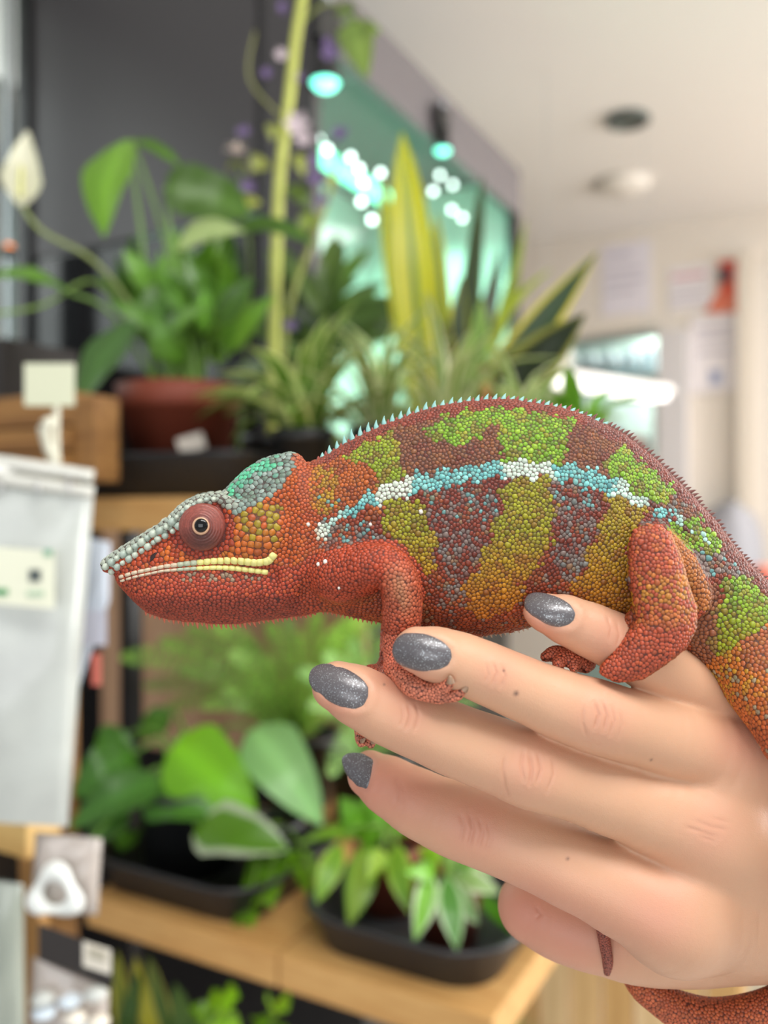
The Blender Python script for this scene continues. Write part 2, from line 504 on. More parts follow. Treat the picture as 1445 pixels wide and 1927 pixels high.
# ---- skin pattern in side view, photo pixels -> sRGB
STRIPE = [(593, 1014), (608, 997), (640, 971), (671, 954), (703, 940), (735, 924), (767, 914), (799, 911), (831, 901), (862, 896), (904, 890), (942, 883), (980, 882), (1020, 883),
          (1050, 889), (1085, 894), (1120, 903), (1155, 918), (1185, 932), (1215, 946), (1240, 960), (1280, 978), (1305, 999), (1328, 1016)]
STRIPE_W = [4, 6, 9, 9, 10, 15, 17, 17, 18, 14, 12, 14, 14, 13, 14, 18, 17, 13, 10, 8, 10, 7, 5, 4]
TOPLINE = [p for p in BODY_OUT if p[1] < 1110 and p[0] > 577 and p[0] < 1490][:32]
G_UP = [
    [(642, 862), (660, 842), (700, 822), (744, 806), (748, 842), (764, 888), (742, 908), (712, 918), (700, 880), (668, 868)],
    [(803, 806), (826, 784), (880, 770), (945, 764), (948, 796), (918, 806), (890, 832), (846, 838), (812, 828)],
    [(950, 768), (1006, 770), (1074, 784), (1084, 800), (1066, 830), (1062, 872), (1020, 872), (948, 868), (938, 830), (948, 800)],
    [(1150, 852), (1172, 838), (1206, 858), (1248, 900), (1280, 930), (1252, 944), (1222, 948), (1186, 928), (1150, 900), (1140, 878)],
    [(1288, 982), (1308, 968), (1340, 986), (1366, 1018), (1378, 1034), (1340, 1040), (1300, 1034), (1268, 1010), (1262, 990)],
    [(1358, 1096), (1382, 1082), (1420, 1082), (1450, 1112), (1470, 1160), (1440, 1196), (1412, 1208), (1385, 1250), (1345, 1246), (1336, 1200), (1348, 1150)],
]
G_LO = [
    [(722, 948), (765, 934), (795, 958), (822, 1006), (822, 1050), (800, 1100), (790, 1140), (778, 1090), (752, 1040), (724, 1012)],
    [(952, 902), (1030, 898), (1042, 930), (1044, 1000), (1026, 1046), (996, 1080), (980, 1130), (930, 1165), (880, 1150), (870, 1110), (900, 1060), (922, 1010), (944, 950)],
    [(1138, 922), (1178, 930), (1214, 956), (1206, 990), (1182, 1016), (1184, 1080), (1196, 1150), (1140, 1180), (1080, 1150), (1076, 1110), (1098, 1060), (1126, 1000), (1138, 960)],
    [(1240, 985), (1268, 1000), (1300, 1036), (1312, 1050), (1280, 1040), (1250, 1010)],
]
CASQUE = [(418, 916), (436, 894), (460, 874), (488, 857), (515, 847), (546, 840), (560, 850), (557, 866), (548, 890), (536, 908), (514, 932), (478, 950), (445, 966), (424, 956), (410, 940)]
RIDGE = [(196, 1062), (221, 1044), (256, 1022), (285, 1000), (307, 990), (330, 969), (352, 950), (380, 936), (415, 932), (436, 952)]
TEMPLE = [(440, 960), (476, 952), (520, 946), (530, 980), (522, 1030), (470, 1046), (432, 1050), (424, 1030), (440, 1005)]
EYE_C = (382, 992)

def pattern(px, py, yy):
    n = len(px)
    jx = px + RNG.normal(0, 2.6, n) + 6 * np.sin(py * .11) + 3 * np.sin(py * .37 + px * .1); jy = py + RNG.normal(0, 2.6, n) + 4 * np.sin(px * .13)
    u = RNG.random(n)
    C = np.tile(np.array([128., 52., 36.]), (n, 1))
    def put(m, c, a=1.0):
        c = np.asarray(c, float)
        a = np.where(m, a, 0.0)[:, None]
        C[:] = C * (1 - a) + c * a
    def ramp(v, lo, hi):
        return np.clip((v - lo) / (hi - lo), 0, 1)
    # trunk: maroon ground, orange-red towards the belly and the neck
    put(np.ones(n, bool), (172, 74, 30), ramp(jy, 1040, 1180) * 0.75)
    put(np.ones(n, bool), (186, 78, 32), ramp(-jx, -720, -590) * 0.9)
    up = jy < np.interp(jx, [s[0] for s in STRIPE], [s[1] for s in STRIPE])
    put((jx > 740) & up, (116, 72, 50), 0.85); put((jx > 740) & up & (u > .7), (132, 92, 58), .5)
    put((jx > 575) & (jx < 720) & (jy < 960) & (jy > 840), (176, 92, 34), 0.8)
    put((jx > 580) & (jx < 632) & (jy < 965) & (jy > 878) & (RNG.random(n) < .75), (160, 138, 30), 0.75)
    # grey-blue beads scattered on the maroon bars
    for (x0, x1, y0, y1, pr) in ((800, 935, 920, 1060, .34), (830, 900, 1000, 1150, .42), (1040, 1130, 905, 1080, .5), (1050, 1100, 1000, 1130, .4), (1215, 1275, 960, 1010, .5),
                                 (600, 715, 985, 1035, .40), (1310, 1410, 1030, 1085, .65), (1140, 1190, 1040, 1120, .35), (1230, 1330, 930, 980, .25), (800, 1050, 1080, 1180, .1)):
        m = (jx > x0) & (jx < x1) & (jy > y0) & (jy < y1) & (RNG.random(n) < pr)
        put(m, (112, 116, 112), 0.75)
    for (x0, x1, y0, y1, pr) in ((800, 935, 918, 975, .22), (1045, 1120, 915, 960, .15), (600, 700, 985, 1030, .22), (600, 640, 935, 985, .2), (1320, 1400, 1035, 1075, .2)):
        m = (jx > x0) & (jx < x1) & (jy > y0) & (jy < y1) & (RNG.random(n) < pr)
        put(m, (98, 154, 152), 0.9)
    for i, g in enumerate(G_UP):
        m = inpoly(jx, jy, g)
        put(m, (116, 158, 32)); put(m & (u < .35), (136, 168, 44)); put(m & (u > .8), (100, 130, 34))
        if i == 0: put(m, (150, 140, 26), 0.45)
        if i == 5: put(m, (152, 150, 24), np.clip(ramp(jy, 1110, 1190), 0, 1) * 0.7)
    for i, g in enumerate(G_LO):
        m = inpoly(jx, jy, g)
        put(m, (142, 138, 24)); put(m & (u < .3), (150, 150, 30)); put(m & (u > .82), (120, 112, 24))
        put(m, (178, 112, 22), ramp(jy, 1000, 1110) * 0.9)
        put(m, (164, 78, 28), ramp(jy, 1110, 1190) * 0.7)
        if i == 2: put(m, (160, 112, 20), 0.4)
    mot = np.sin(px * .071 + 1.3 * np.sin(py * .05)) * np.sin(py * .083 + 1.1 * np.sin(px * .043))
    put((px > 577) & (mot > .35) & (u < .5), (150, 92, 34), .35)
    put((px > 577) & (mot < -.4) & (u < .6), (104, 40, 34), .4)
    # red crest margin
    d, _ = dline(jx, jy, TOPLINE)
    put((d < 15) & (jx > 577), (140, 58, 44), 0.9)
    put((d < 15) & (jx > 1100), (112, 56, 46), 0.8)
    # pale lateral stripe
    d, t = dline(jx, jy, STRIPE)
    w = np.interp(t, np.arange(len(STRIPE_W)), STRIPE_W)
    m = d < w * RNG.uniform(0.88, 1.3, n)
    sx = jx
    put(m, (110, 178, 174))
    put(m & (u < .3), (130, 192, 186)); put(m & (u > .85), (90, 154, 156))
    wht = ((sx > 590) & (sx < 655)) * np.clip((660 - sx) / 50, 0, 1) + ((sx > 712) & (sx < 776)) * 1.0 + ((sx > 948) & (sx < 1042)) * 0.9 + ((sx > 1158) & (sx < 1222)) * 0.75 + (sx > 1270) * 0.5
    put(m, (208, 218, 200), np.clip(wht, 0, 1))
    gap = ((sx > 1220) & (sx < 1228)) | ((sx > 1252) & (sx < 1262)) | ((sx > 1290) & (sx < 1298))
    put(m & gap, (96, 50, 40))
    # neck and throat
    nk = (px < 600)
    put(nk, (186, 74, 32), ramp(-px, -605, -560))
    put(nk & (u < .4), (176, 96, 30), 0.6 * ramp(-px, -600, -560))
    put((px < 600) & (py > 1080), (184, 66, 40), 0.75)
    # head
    hd = px < 566
    put(hd & (py < 1050), (188, 84, 26), 0.6)
    m = inpoly(jx, jy, TEMPLE)
    put(m, (176, 104, 24)); put(m & (u < .45), (150, 128, 28)); put(m & (u > .8), (192, 84, 32))
    put(m & (jy > 1010), (196, 92, 32), .7)
    put(hd & (px < 345) & (py < 1062), (196, 66, 32), 0.8)
    put(hd & (px > 300) & (px < 350) & (py > 1030) & (py < 1060) & (u < .5), (206, 104, 28), 0.9)
    put(hd & (py > 1066), (188, 66, 42), 0.9)
    put(hd & (py > 1066) & (u < .25), (200, 84, 44), 0.8)
    put(hd & (py > 1120), (158, 58, 40), 0.75)
    put(hd & (px > 340) & (px < 490) & (py > 1078) & (py < 1094) & (RNG.random(n) < .35), (140, 128, 104), 0.9)
    m = inpoly(px, py, CASQUE)
    put(m, (120, 136, 126)); put(m & (u < .3), (136, 150, 142)); put(m & (u > .75), (102, 120, 106))
    d, _ = dline(px, py, [(438, 924), (452, 902), (470, 886), (492, 878), (512, 874)])
    put(m & (d < 9) & (RNG.random(n) < .85), (78, 190, 140), .85)
    put(m & (d < 22) & (RNG.random(n) < .3), (92, 170, 140), .6)
    d, _ = dline(px, py, RIDGE)
    put((d < 12) & hd, (152, 160, 146)); put((d < 12) & hd & (u < .3), (172, 178, 162))
    d, _ = dline(px, py, [(562, 862), (572, 890), (570, 940)])
    put(d < 12, (182, 84, 50), .8)
    d = np.hypot(px - EYE_C[0], py - EYE_C[1])
    put((d < 62) & (d > 40) & (yy < 0) & ~inpoly(px, py, CASQUE) & (dline(px, py, RIDGE)[0] > 14), (176, 58, 40), .85)
    # limbs
    near = yy < -11.2
    arm = dline(px, py, [(610, 1090), (690, 1068), (728, 1066), (752, 1098), (757, 1150), (752, 1205), (748, 1252)])[0]
    ma = (arm < 50) & ((yy < -10.0) | (py > 1175)) & (px < 800)
    put(ma, (194, 74, 46))
    fo = (px > 722) & (py > 1055)
    put(ma & fo, (178, 120, 86), np.clip(1.0 - np.abs(px - (745 + (py - 1060) * .18)) / 45, 0, 1) * ramp(-np.abs(py - 1115), -80, -20))
    put(ma & (py > 1130) & (px < 752), (180, 84, 58), .7)
    put((py > 1195) & (px < 900) & (py < 1420), (196, 104, 78))
    put((py > 1262) & (px < 900), (204, 124, 96), .8)
    put(ma & (py < 1120) & (px < 720), (190, 66, 36), .6)
    lg = (inpoly(px, py, HIND_LEG) | inpoly(px, py, THIGH)) & near
    put(lg, (178, 76, 50)); put(lg & (u < .25), (188, 98, 52))
    yl = lg & (py > 1075) & (py < 1190) & (px > 1195) & (px < 1310) & (RNG.random(n) < .5)
    put(yl, (178, 122, 44), np.clip(1 - np.abs(py - 1115) / 85, 0, 1))
    put(lg & (px > 1262) & (py < 1150) & ~inpoly(px, py, HIND_LEG), (168, 108, 48), .8)
    put(lg & (py > 1185), (190, 78, 50), .75)
    put((px > 1000) & (px < 1125) & (py > 1205) & (py < 1275), (190, 100, 72))
    # rump and tail
    m = (px > 1300) & (px < 1350) & (py > 1100) & (py < 1270) & ~lg
    put(m, (138, 92, 62), .7)
    tl = (px - 1345) * 0.6 + (py - 1240) * 0.9
    tm = (px > 1330) & (tl > 0)
    put(tm, (186, 104, 38)); put(tm & (u < .3), (176, 128, 36))
    put(tm, (186, 88, 46), ramp(tl, 70, 190))
    put(tm & (px > 1395) & (py < 1260) & (py > 1180), (150, 78, 52), .7)
    put(tm & (RNG.random(n) < .06), (140, 140, 120), .8)
    lt = (py > 1690)
    put(lt, (184, 92, 58)); put(lt & (u < .3), (196, 104, 62), .8)
    put((py > 1660) & (px < 1162), (150, 80, 64))
    # deeper, browner reds
    redn = np.clip((C[:, 0] - 1.9 * C[:, 1]) / 60, 0, 1)[:, None]
    C[:] = C * (1 - redn * np.array([.13, .06, .10]))
    C *= RNG.uniform(0.88, 1.10, n)[:, None]
    return np.clip(C, 0, 255)

def scale_spacing(px, py, yy):
    s = np.full(len(px), 6.3)
    s = np.where(px > 1320, 7.2, s)
    s = np.where(px < 566, 7.0, s)
    s = np.where((px < 566) & (py > 1085), 6.4, s)
    s = np.where((px < 345) & (py < 1062), 8.5, s)
    s = np.where(inpoly(px, py, TEMPLE), 11.5, s)
    s = np.where(inpoly(px, py, CASQUE), 9.5, s)
    lg = (inpoly(px, py, HIND_LEG) & (yy < -12))
    s = np.where(lg, 6.4, s)
    s = np.where((py > 1190) & (px < 1125), 5.2, s)
    s = np.where(py > 1690, 5.8, s)
    s = np.where((py > 1660) & (px < 1162), 3.4, s)
    s = np.where((yy > 2.5) & (py < 1690) & ~((px > 990) & (px < 1130) & (py > 1200)), s * 2.0, s)
    return s * MM

SC_V = []
def make_chameleon():
    root = empty('chameleon', to_world(np.array([P(790, 1262, -4)]))[0],
                 'red and green banded panther chameleon with pale blue side stripe gripping the fingers', 'chameleon')
    off = Vector(root.location)
    V, Q = main_part(*build_chameleon_field().extract())
    V = relax(V, Q, 3, 0.5)
    N = vnormals(V, Q)
    px, py = to_px(V)
    skin = pattern(px, py, V[:, 1])
    base = linarr(skin * 0.40 + np.array([110, 30, 22]) * 0.20)
    mskin = attr_material('chameleon_skin', 0.6, bump=[('voronoi', 2600, 0.5, 0.0002)])
    W = to_world(V) - np.array(off)
    o = link(bpy.data.objects.new('body', fast_mesh('body', W, Q, mskin, base)), root)
    # ---- scales: blue-noise points over the skin, one small dome each
    bv = BVHTree.FromPolygons([tuple(v) for v in V], [tuple(q) for q in Q.tolist()])
    tri = np.concatenate([Q[:, [0, 1, 2]], Q[:, [0, 2, 3]]])
    A = np.linalg.norm(np.cross(V[tri[:, 1]] - V[tri[:, 0]], V[tri[:, 2]] - V[tri[:, 0]]), axis=1)
    cdf = np.cumsum(A) / A.sum()
    NS = 420000
    ti = np.searchsorted(cdf, RNG.random(NS))
    r1 = np.sqrt(RNG.random(NS))[:, None]; r2 = RNG.random(NS)[:, None]
    S = V[tri[ti, 0]] * (1 - r1) + V[tri[ti, 1]] * r1 * (1 - r2) + V[tri[ti, 2]] * r1 * r2
    sx, sy = to_px(S)
    keep = (np.hypot(sx - EYE_C[0], sy - EYE_C[1]) > 47) | (np.abs(S[:, 1]) < 6)
    S = S[keep]; sx = sx[keep]; sy = sy[keep]
    sp = scale_spacing(sx, sy, S[:, 1])
    big = (RNG.random(len(S)) < 0.0055) & (sx > 640) & (S[:, 1] < 2) & (sy < 1200)
    sp = np.where(big, sp * 1.55, sp)
    order = np.concatenate([np.nonzero(big)[0], np.nonzero(~big)[0]])
    cell = 1.9
    grid = {}
    acc = []
    key = np.floor(S / cell).astype(int)
    Sl = S.tolist(); spl = sp.tolist(); kl = key.tolist()
    nb = [(a, b, c) for a in (-1, 0, 1) for b in (-1, 0, 1) for c in (-1, 0, 1)]
    for i in order.tolist():
        x, y, z = Sl[i]; r = spl[i]; kx, ky, kz = kl[i]
        ok = True
        for a, b, c in nb:
            g = grid.get((kx + a, ky + b, kz + c))
            if g:
                for (X, Y, Z, rr) in g:
                    m = 0.43 * (r + rr)
                    if (x - X) ** 2 + (y - Y) ** 2 + (z - Z) ** 2 < m * m:
                        ok = False; break
                if not ok: break
        if ok:
            grid.setdefault((kx, ky, kz), []).append((x, y, z, r)); acc.append(i)
    pts = S[acc]; rad = sp[acc] * 0.5
    # a few rounds of mutual repulsion, then back onto the skin
    for it in range(3):
        kd = kdtree.KDTree(len(pts))
        for i, p in enumerate(pts.tolist()): kd.insert(p, i)
        kd.balance()
        mv = np.zeros_like(pts)
        for i, p in enumerate(pts.tolist()):
            for co, j, d in kd.find_n(p, 7)[1:]:
                want = (rad[i] + rad[j]) * 1.0
                if 1e-6 < d < want:
                    f = 0.22 * (want - d) / d
                    mv[i] += (pts[i] - np.array(co)) * f
        pts = pts + mv
        out = [bv.find_nearest(p) for p in pts.tolist()]
        pts = np.array([q[0][:] for q in out])
    nrm = np.array([q[1][:] for q in out])
    kd2 = kdtree.KDTree(len(V))
    for i, p in enumerate(V.tolist()): kd2.insert(p, i)
    kd2.balance()
    nrm = np.array([N[kd2.find(p)[1]] for p in pts.tolist()])
    qx, qy = to_px(pts)
    col = linarr(pattern(qx, qy, pts[:, 1]))
    M = len(pts)
    t1 = np.cross(nrm, np.array([0.3, 0.2, 0.9])); t1 /= np.linalg.norm(t1, axis=1)[:, None] + 1e-9
    t2 = np.cross(nrm, t1)
    # each scale fills its cell: base polygon = cell border between a scale and its neighbours
    NSEG = 8
    kd = kdtree.KDTree(M)
    pl_ = pts.tolist()
    for i, p in enumerate(pl_): kd.insert(p, i)
    kd.balance()
    NB = 11
    nbi = np.array([[q[1] for q in kd.find_n(p, NB + 1)][1:] for p in pl_])
    dv = pts[nbi] - pts[:, None, :]
    dx = np.einsum('ijk,ik->ij', dv, t1); dy = np.einsum('ijk,ik->ij', dv, t2)
    dl = np.hypot(dx, dy) + 1e-6
    same = np.einsum('ijk,ijk->ij', nrm[nbi], np.repeat(nrm[:, None, :], NB, 1)) > -0.2
    share = dl * (rad[:, None] / (rad[:, None] + rad[nbi]))
    fi = np.arctan2(dy, dx)
    big_s = inpoly(qx, qy, TEMPLE) | inpoly(qx, qy, CASQUE)
    hgt = np.where(big_s, 0.30, 0.40)
    tub = rad > 0.62 * 7.2 * MM
    hgt = np.where(tub & ~big_s, 0.55, hgt)
    VV = np.zeros((M, NSEG * 2 + 1, 3))
    ph = RNG.random(M) * 6.28
    for k in range(NSEG):
        a = ph + 2 * math.pi * k / NSEG
        cs_ = np.cos(a[:, None] - fi)
        ext = np.where((cs_ > 0.12) & same, share / np.maximum(cs_, 0.12), 9.0).min(1)
        ext = np.clip(ext, 0.35 * rad, 1.45 * rad)
        dr = t1 * np.cos(a)[:, None] + t2 * np.sin(a)[:, None]
        VV[:, k] = pts + dr * (ext * 1.0)[:, None] - nrm * (rad * 0.10)[:, None]
        VV[:, NSEG + k] = pts + dr * (ext * 0.78)[:, None] + nrm * (rad * hgt * 0.62)[:, None]
    VV[:, -1] = pts + nrm * (rad * hgt)[:, None]
    tr = []
    for k in range(NSEG):
        k2 = (k + 1) % NSEG
        tr += [(k, k2, NSEG + k2), (k, NSEG + k2, NSEG + k), (NSEG + k, NSEG + k2, 2 * NSEG)]
    tr = np.array(tr)
    TT = (tr[None] + (np.arange(M) * (NSEG * 2 + 1))[:, None, None]).reshape(-1, 3)
    cc = np.repeat(col, NSEG * 2 + 1, 0)
    msc = attr_material('chameleon_scales', 0.42, spec=0.45)
    o = link(bpy.data.objects.new('scales', fast_mesh('scales', to_world(VV.reshape(-1, 3)) - np.array(off), TT, msc, cc)), root)
    tag(o, 'small bead-like scales over the whole skin', kind='stuff')
    print('SCALES', M, 'skin verts', len(V))

    def hit(px_, py_):
        """point and normal where the ray of a photo pixel meets the skin"""
        d = Vector((P(px_, py_, 0) - P(px_, py_, -D0))).normalized() if False else Vector(P(px_, py_, 0) - np.array([0, -D0, 0])).normalized()
        r = bv.ray_cast(Vector((0, -D0, 0)), d)
        return r[0], r[1]

    # ---- rows of large scales: dome pieces
    def dome(name, c, n, along, ra, rb, h, m, parent=root, sq=0.75):
        n = Vector(n).normalized(); a = (Vector(along) - n * Vector(along).dot(n)).normalized(); b = n.cross(a)
        vs, fs = [], []
        prof = [(1.0, -0.35), (0.94, 0.2), (0.68, 0.72), (0.32, 0.95)]
        K = 8
        for fr, fh in prof:
            for k in range(K):
                t = 2 * math.pi * k / K
                ct, st = math.cos(t), math.sin(t)
                ct = math.copysign(abs(ct) ** sq, ct); st = math.copysign(abs(st) ** sq, st)
                vs.append(Vector(c) + a * ct * ra * fr + b * st * rb * fr + n * h * fh)
        vs.append(Vector(c) + n * h)
        for r in range(len(prof) - 1):
            for k in range(K):
                k2 = (k + 1) % K
                fs.append((r * K + k, r * K + k2, (r + 1) * K + k2, (r + 1) * K + k))
        for k in range(K):
            fs.append(((len(prof) - 1) * K + k, (len(prof) - 1) * K + (k + 1) % K, len(prof) * K))
        w = to_world(np.array([v[:] for v in vs])) - np.array(off)
        return mesh(name, w, fs, m, parent)

    def resample(pts_, step):
        p = np.array(pts_, float)
        seg = np.hypot(*(p[1:] - p[:-1]).T); s = np.concatenate([[0], np.cumsum(seg)])
        n_ = max(2, int(round(s[-1] / step)))
        t = np.linspace(0, s[-1], n_ + 1)
        return np.stack([np.interp(t, s, p[:, 0]), np.interp(t, s, p[:, 1])], 1)

    lipc = [lin(206, 190, 168), lin(190, 186, 150), lin(222, 214, 130), lin(226, 218, 148)]
    lipm = [mat('lip_cream', (204, 186, 160), 0.38), mat('lip_grey', (176, 184, 158), 0.38), mat('lip_yellow', (226, 220, 138), 0.38)]
    for dy, name, wpx, lim in ((-6.2, 'upper_lip_scale', 5.6, 527), (5.0, 'lower_lip_scale', 4.8, 505)):
        line = [(224, 1091), (240, 1086), (259, 1081), (307, 1071), (358, 1066), (403, 1063), (440, 1063), (482, 1068), (512, 1064), (524, 1046)]
        if dy > 0: line = line[:8] + [(505, 1071)]
        q = resample(line, 12.5)
        for i in range(len(q) - 1):
            c = (q[i] + q[i + 1]) / 2; dr = (q[i + 1] - q[i]); L = np.hypot(*dr); dr = dr / L
            back = min(1.0, max(0.0, (c[0] - 300) / 150))
            w_ = wpx * (0.60 + 0.62 * back) * (1.15 if name[0] == 'u' else 0.95)
            nx_, ny_ = dr[1], -dr[0]
            sgn = -1 if dy > 0 else 1
            hx, hy = c[0] + nx_ * sgn * (w_ + 0.6), c[1] + ny_ * sgn * (w_ + 0.6)
            p, n = hit(hx, hy)
            if p is None: continue
            mi = 0 if c[0] < 330 else (1 if c[0] < 372 else 2)
            dome(name, p, n, (dr[0], 0, -dr[1]), R_(L * 0.56), R_(w_), 0.6, lipm[mi], sq=0.5)
    # snout and brow ridge beads, two staggered rows
    rm = [mat('ridge_scale_pale', (186, 196, 180), 0.4), mat('ridge_scale_grey', (164, 178, 166), 0.4)]
    for row, (o_, st, sz) in enumerate(((5.5, 13.5, 7.2), (16, 13.5, 6.8))):
        q = resample(RIDGE[:-1] if row == 0 else RIDGE[:6], st)
        for i in range(len(q) - 1):
            c = q[i]; dr = q[i + 1] - q[i]; dr = dr / np.hypot(*dr)
            hx, hy = c[0] - dr[1] * o_ + (row * 5), c[1] + dr[0] * o_
            p, n = hit(hx, hy)
            if p is None: p, n = hit(hx - dr[1] * 4, hy + dr[0] * 4)
            if p is None: continue
            f_ = 1.0 + 0.18 * math.sin(i * 2.4)
            if c[0] > 320: f_ *= 0.78
            dome('ridge_scale', p, n, (dr[0], 0, -dr[1]), R_(sz * f_), R_(sz * f_ * 0.95), 1.0, rm[i % 2])
    # nostril
    p, n = hit(288, 1048)
    dome('nostril', p + Vector(n) * 0.1, n, (0.75, 0, 0.65), 1.5, 0.62, 0.12, mat('nostril_dark', (38, 16, 14), 0.7))
    wp = mat('white_spot_scale', (232, 228, 216), 0.4)
    for (x, y, r) in ((599, 1062, 3.6), (612, 1057, 4.2), (638, 1106, 2.6), (580, 987, 3.6), (697, 987, 3.2), (792, 963, 4.0)):
        p, n = hit(x, y)
        dome('white_spot', p, n, (1, 0, 0.4), R_(r), R_(r * 1.2), 0.5, wp)

    # ---- eye turrets on both sides
    mt = bpy.data.materials.new('eye_turret_skin'); mt.use_nodes = True
    nt = mt.node_tree; b = nt.nodes['Principled BSDF']; b.inputs['Roughness'].default_value = 0.42
    a = nt.nodes.new('ShaderNodeVertexColor'); a.layer_name = 'Col'
    nt.links.new(a.outputs['Color'], b.inputs['Base Color'])
    tcn = nt.nodes.new('ShaderNodeTexCoord'); vn = nt.nodes.new('ShaderNodeTexVoronoi'); vn.inputs['Scale'].default_value = 1900
    nt.links.new(tcn.outputs['Object'], vn.inputs['Vector'])
    bp = nt.nodes.new('ShaderNodeBump'); bp.inputs['Strength'].default_value = 0.35; bp.inputs['Distance'].default_value = 0.00012; bp.invert = True
    nt.links.new(vn.outputs['Distance'], bp.inputs['Height']); nt.links.new(bp.outputs['Normal'], b.inputs['Normal'])
    for s in (1, -1):
        c = P(EYE_C[0] + 1, EYE_C[1], -8.2)
        Rr = R_(49, -9)
        axis = np.array([0.03, -1.0, 0.05])
        NR, NA = 46, 72
        vs, cs = [], []
        gz = np.array([R_(3, -9) , 0, R_(4, -9)])       # gaze shifts the opening
        for i in range(NR + 1):
            f = 1.18 - i / NR * (1.18 - 0.235)
            for k in range(NA):
                t = 2 * math.pi * k / NA
                g = gz * (1 - min(f, 1)) * 1.0
                if f > 1.0:
                    h = -0.25 - (f - 1.0) * 5.0
                elif f > 0.90:
                    h = -0.25 + 0.9 * math.sin((1.0 - f) / 0.1 * math.pi) * 0.55 + (1 - f) * 3
                else:
                    h = 4.6 * math.sqrt(max(0, 1 - (f / 0.985) ** 2)) * 0.92 + 0.05
                if 0.40 < f < 0.97: h += 0.085 * math.sin(f * 62 + 0.6 * math.sin(t * 2 + 1)) * (0.6 + 0.4 * math.sin(t + 1.0))
                if f < 0.36: h += 0.32 * math.exp(-((f - 0.28) / 0.05) ** 2)
                vs.append(c + np.array([math.cos(t) * Rr * f, 0, math.sin(t) * Rr * f * 1.02]) + g + np.array([0, -h, 0]))
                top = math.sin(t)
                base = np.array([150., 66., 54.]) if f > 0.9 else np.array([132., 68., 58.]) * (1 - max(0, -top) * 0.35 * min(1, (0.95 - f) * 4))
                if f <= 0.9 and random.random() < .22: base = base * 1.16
                if f < 0.33: base = np.array([208., 164., 130.]) * (1 if f > 0.25 else 0.55)
                elif f < 0.45: base = base * 0.85
                cs.append(base)
        fs = []
        for i in range(NR):
            for k in range(NA):
                k2 = (k + 1) % NA
                fs.append((i * NA + k, i * NA + k2, (i + 1) * NA + k2, (i + 1) * NA + k))
        vs = np.array(vs)
        pc = c + gz + np.array([0, -4.15, 0])
        if s < 0:
            vs[:, 1] *= -1; fs = [f[::-1] for f in fs]; pc = pc * np.array([1, -1, 1])
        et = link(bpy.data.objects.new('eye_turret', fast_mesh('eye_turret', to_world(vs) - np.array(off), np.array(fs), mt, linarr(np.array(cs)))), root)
        tag(et, 'reddish brown cone of skin around the eye')
        bm = bmesh.new(); bmesh.ops.create_uvsphere(bm, u_segments=24, v_segments=14, radius=0.00165)
        me = bpy.data.meshes.new('pupil'); bm.to_mesh(me); bm.free()
        me.materials.append(mat('pupil_black', (8, 7, 7), 0.06)); me.polygons.foreach_set('use_smooth', [True] * len(me.polygons))
        po = link(bpy.data.objects.new('pupil', me), et)
        po.location = Vector((to_world(np.array([pc]))[0] - np.array(off)).tolist()); po.scale = (1, 0.6, 1)

    # ---- crests: every spine a piece
    def spine(name, px_, py_, ang, L, wd, lean, m):
        """curved little cone standing on the midline; ang = outward direction in the photo plane"""
        d = np.array([math.cos(ang), 0, math.sin(ang)]); tn = np.array([math.sin(ang), 0, -math.cos(ang)])
        b0 = P(px_, py_, 0)
        vs, fs = [], []
        K = 6
        st = [(-0.25, 1.05, 0), (0.15, 0.85, 0.02), (0.5, 0.55, 0.10), (0.8, 0.26, 0.24)]
        for (h, w_, l_) in st:
            for k in range(K):
                t = 2 * math.pi * k / K
                vs.append(b0 + d * h * L + tn * (l_ * lean * L + math.cos(t) * w_ * wd) + np.array([0, math.sin(t) * w_ * wd * 0.7, 0]))
        vs.append(b0 + d * L + tn * 0.38 * lean * L)
        for r in range(3):
            for k in range(K):
                k2 = (k + 1) % K
                fs.append((r * K + k, r * K + k2, (r + 1) * K + k2, (r + 1) * K + k))
        for k in range(K): fs.append((3 * K + k, 3 * K + (k + 1) % K, 4 * K))
        mesh(name, to_world(np.array(vs)) - np.array(off), fs, m, root)
    mteal = mat('spine_teal', (142, 196, 190), 0.45); mred = mat('spine_red', (140, 58, 46), 0.5); mbr = mat('spine_brown', (108, 58, 50), 0.5)
    mch = mat('spine_chin', (196, 104, 76), 0.5); mwh = mat('spine_white', (226, 206, 186), 0.5)
    top = [p for p in BODY_OUT if p[0] > 585 and p[1] < 1115 and p[0] < 1460]
    top = [p for i, p in enumerate(top) if i == 0 or p[0] > top[i - 1][0]]
    q = resample(top, 8.2)
    for i in range(1, len(q) - 1):
        x, y = q[i]; dx, dy = q[i + 1] - q[i - 1]
        an = math.atan2(dx, dy) if False else math.atan2(dx, dy)
        an = math.atan2(dx / math.hypot(dx, dy), dy / math.hypot(dx, dy))     # outward normal (up in the photo)
        ln = 0.55 + 0.2 * math.sin(i * 1.9)
        if x < 1140 and i % 2 == 0:
            L = np.interp(x, [590, 640, 680, 760, 860, 960, 1140], [8, 18, 20, 17, 14, 12, 9]) * random.uniform(.82, 1.12)
            spine('crest_spine', x, y, an, R_(L), R_(6.6), 1.2, mteal)
        else:
            L = np.interp(x, [590, 900, 1140, 1300, 1445], [8, 9, 15, 15, 12]) * random.uniform(.75, 1.2)
            spine('crest_spine', x, y, an, R_(L), R_(5.4), 0.9, mred if x < 1090 else mbr)
    chin = [(276, 1148), (307, 1160), (339, 1165), (377, 1169), (428, 1171), (466, 1169), (498, 1164), (536, 1159), (571, 1157), (600, 1151)]
    q = resample(chin, 8.8)
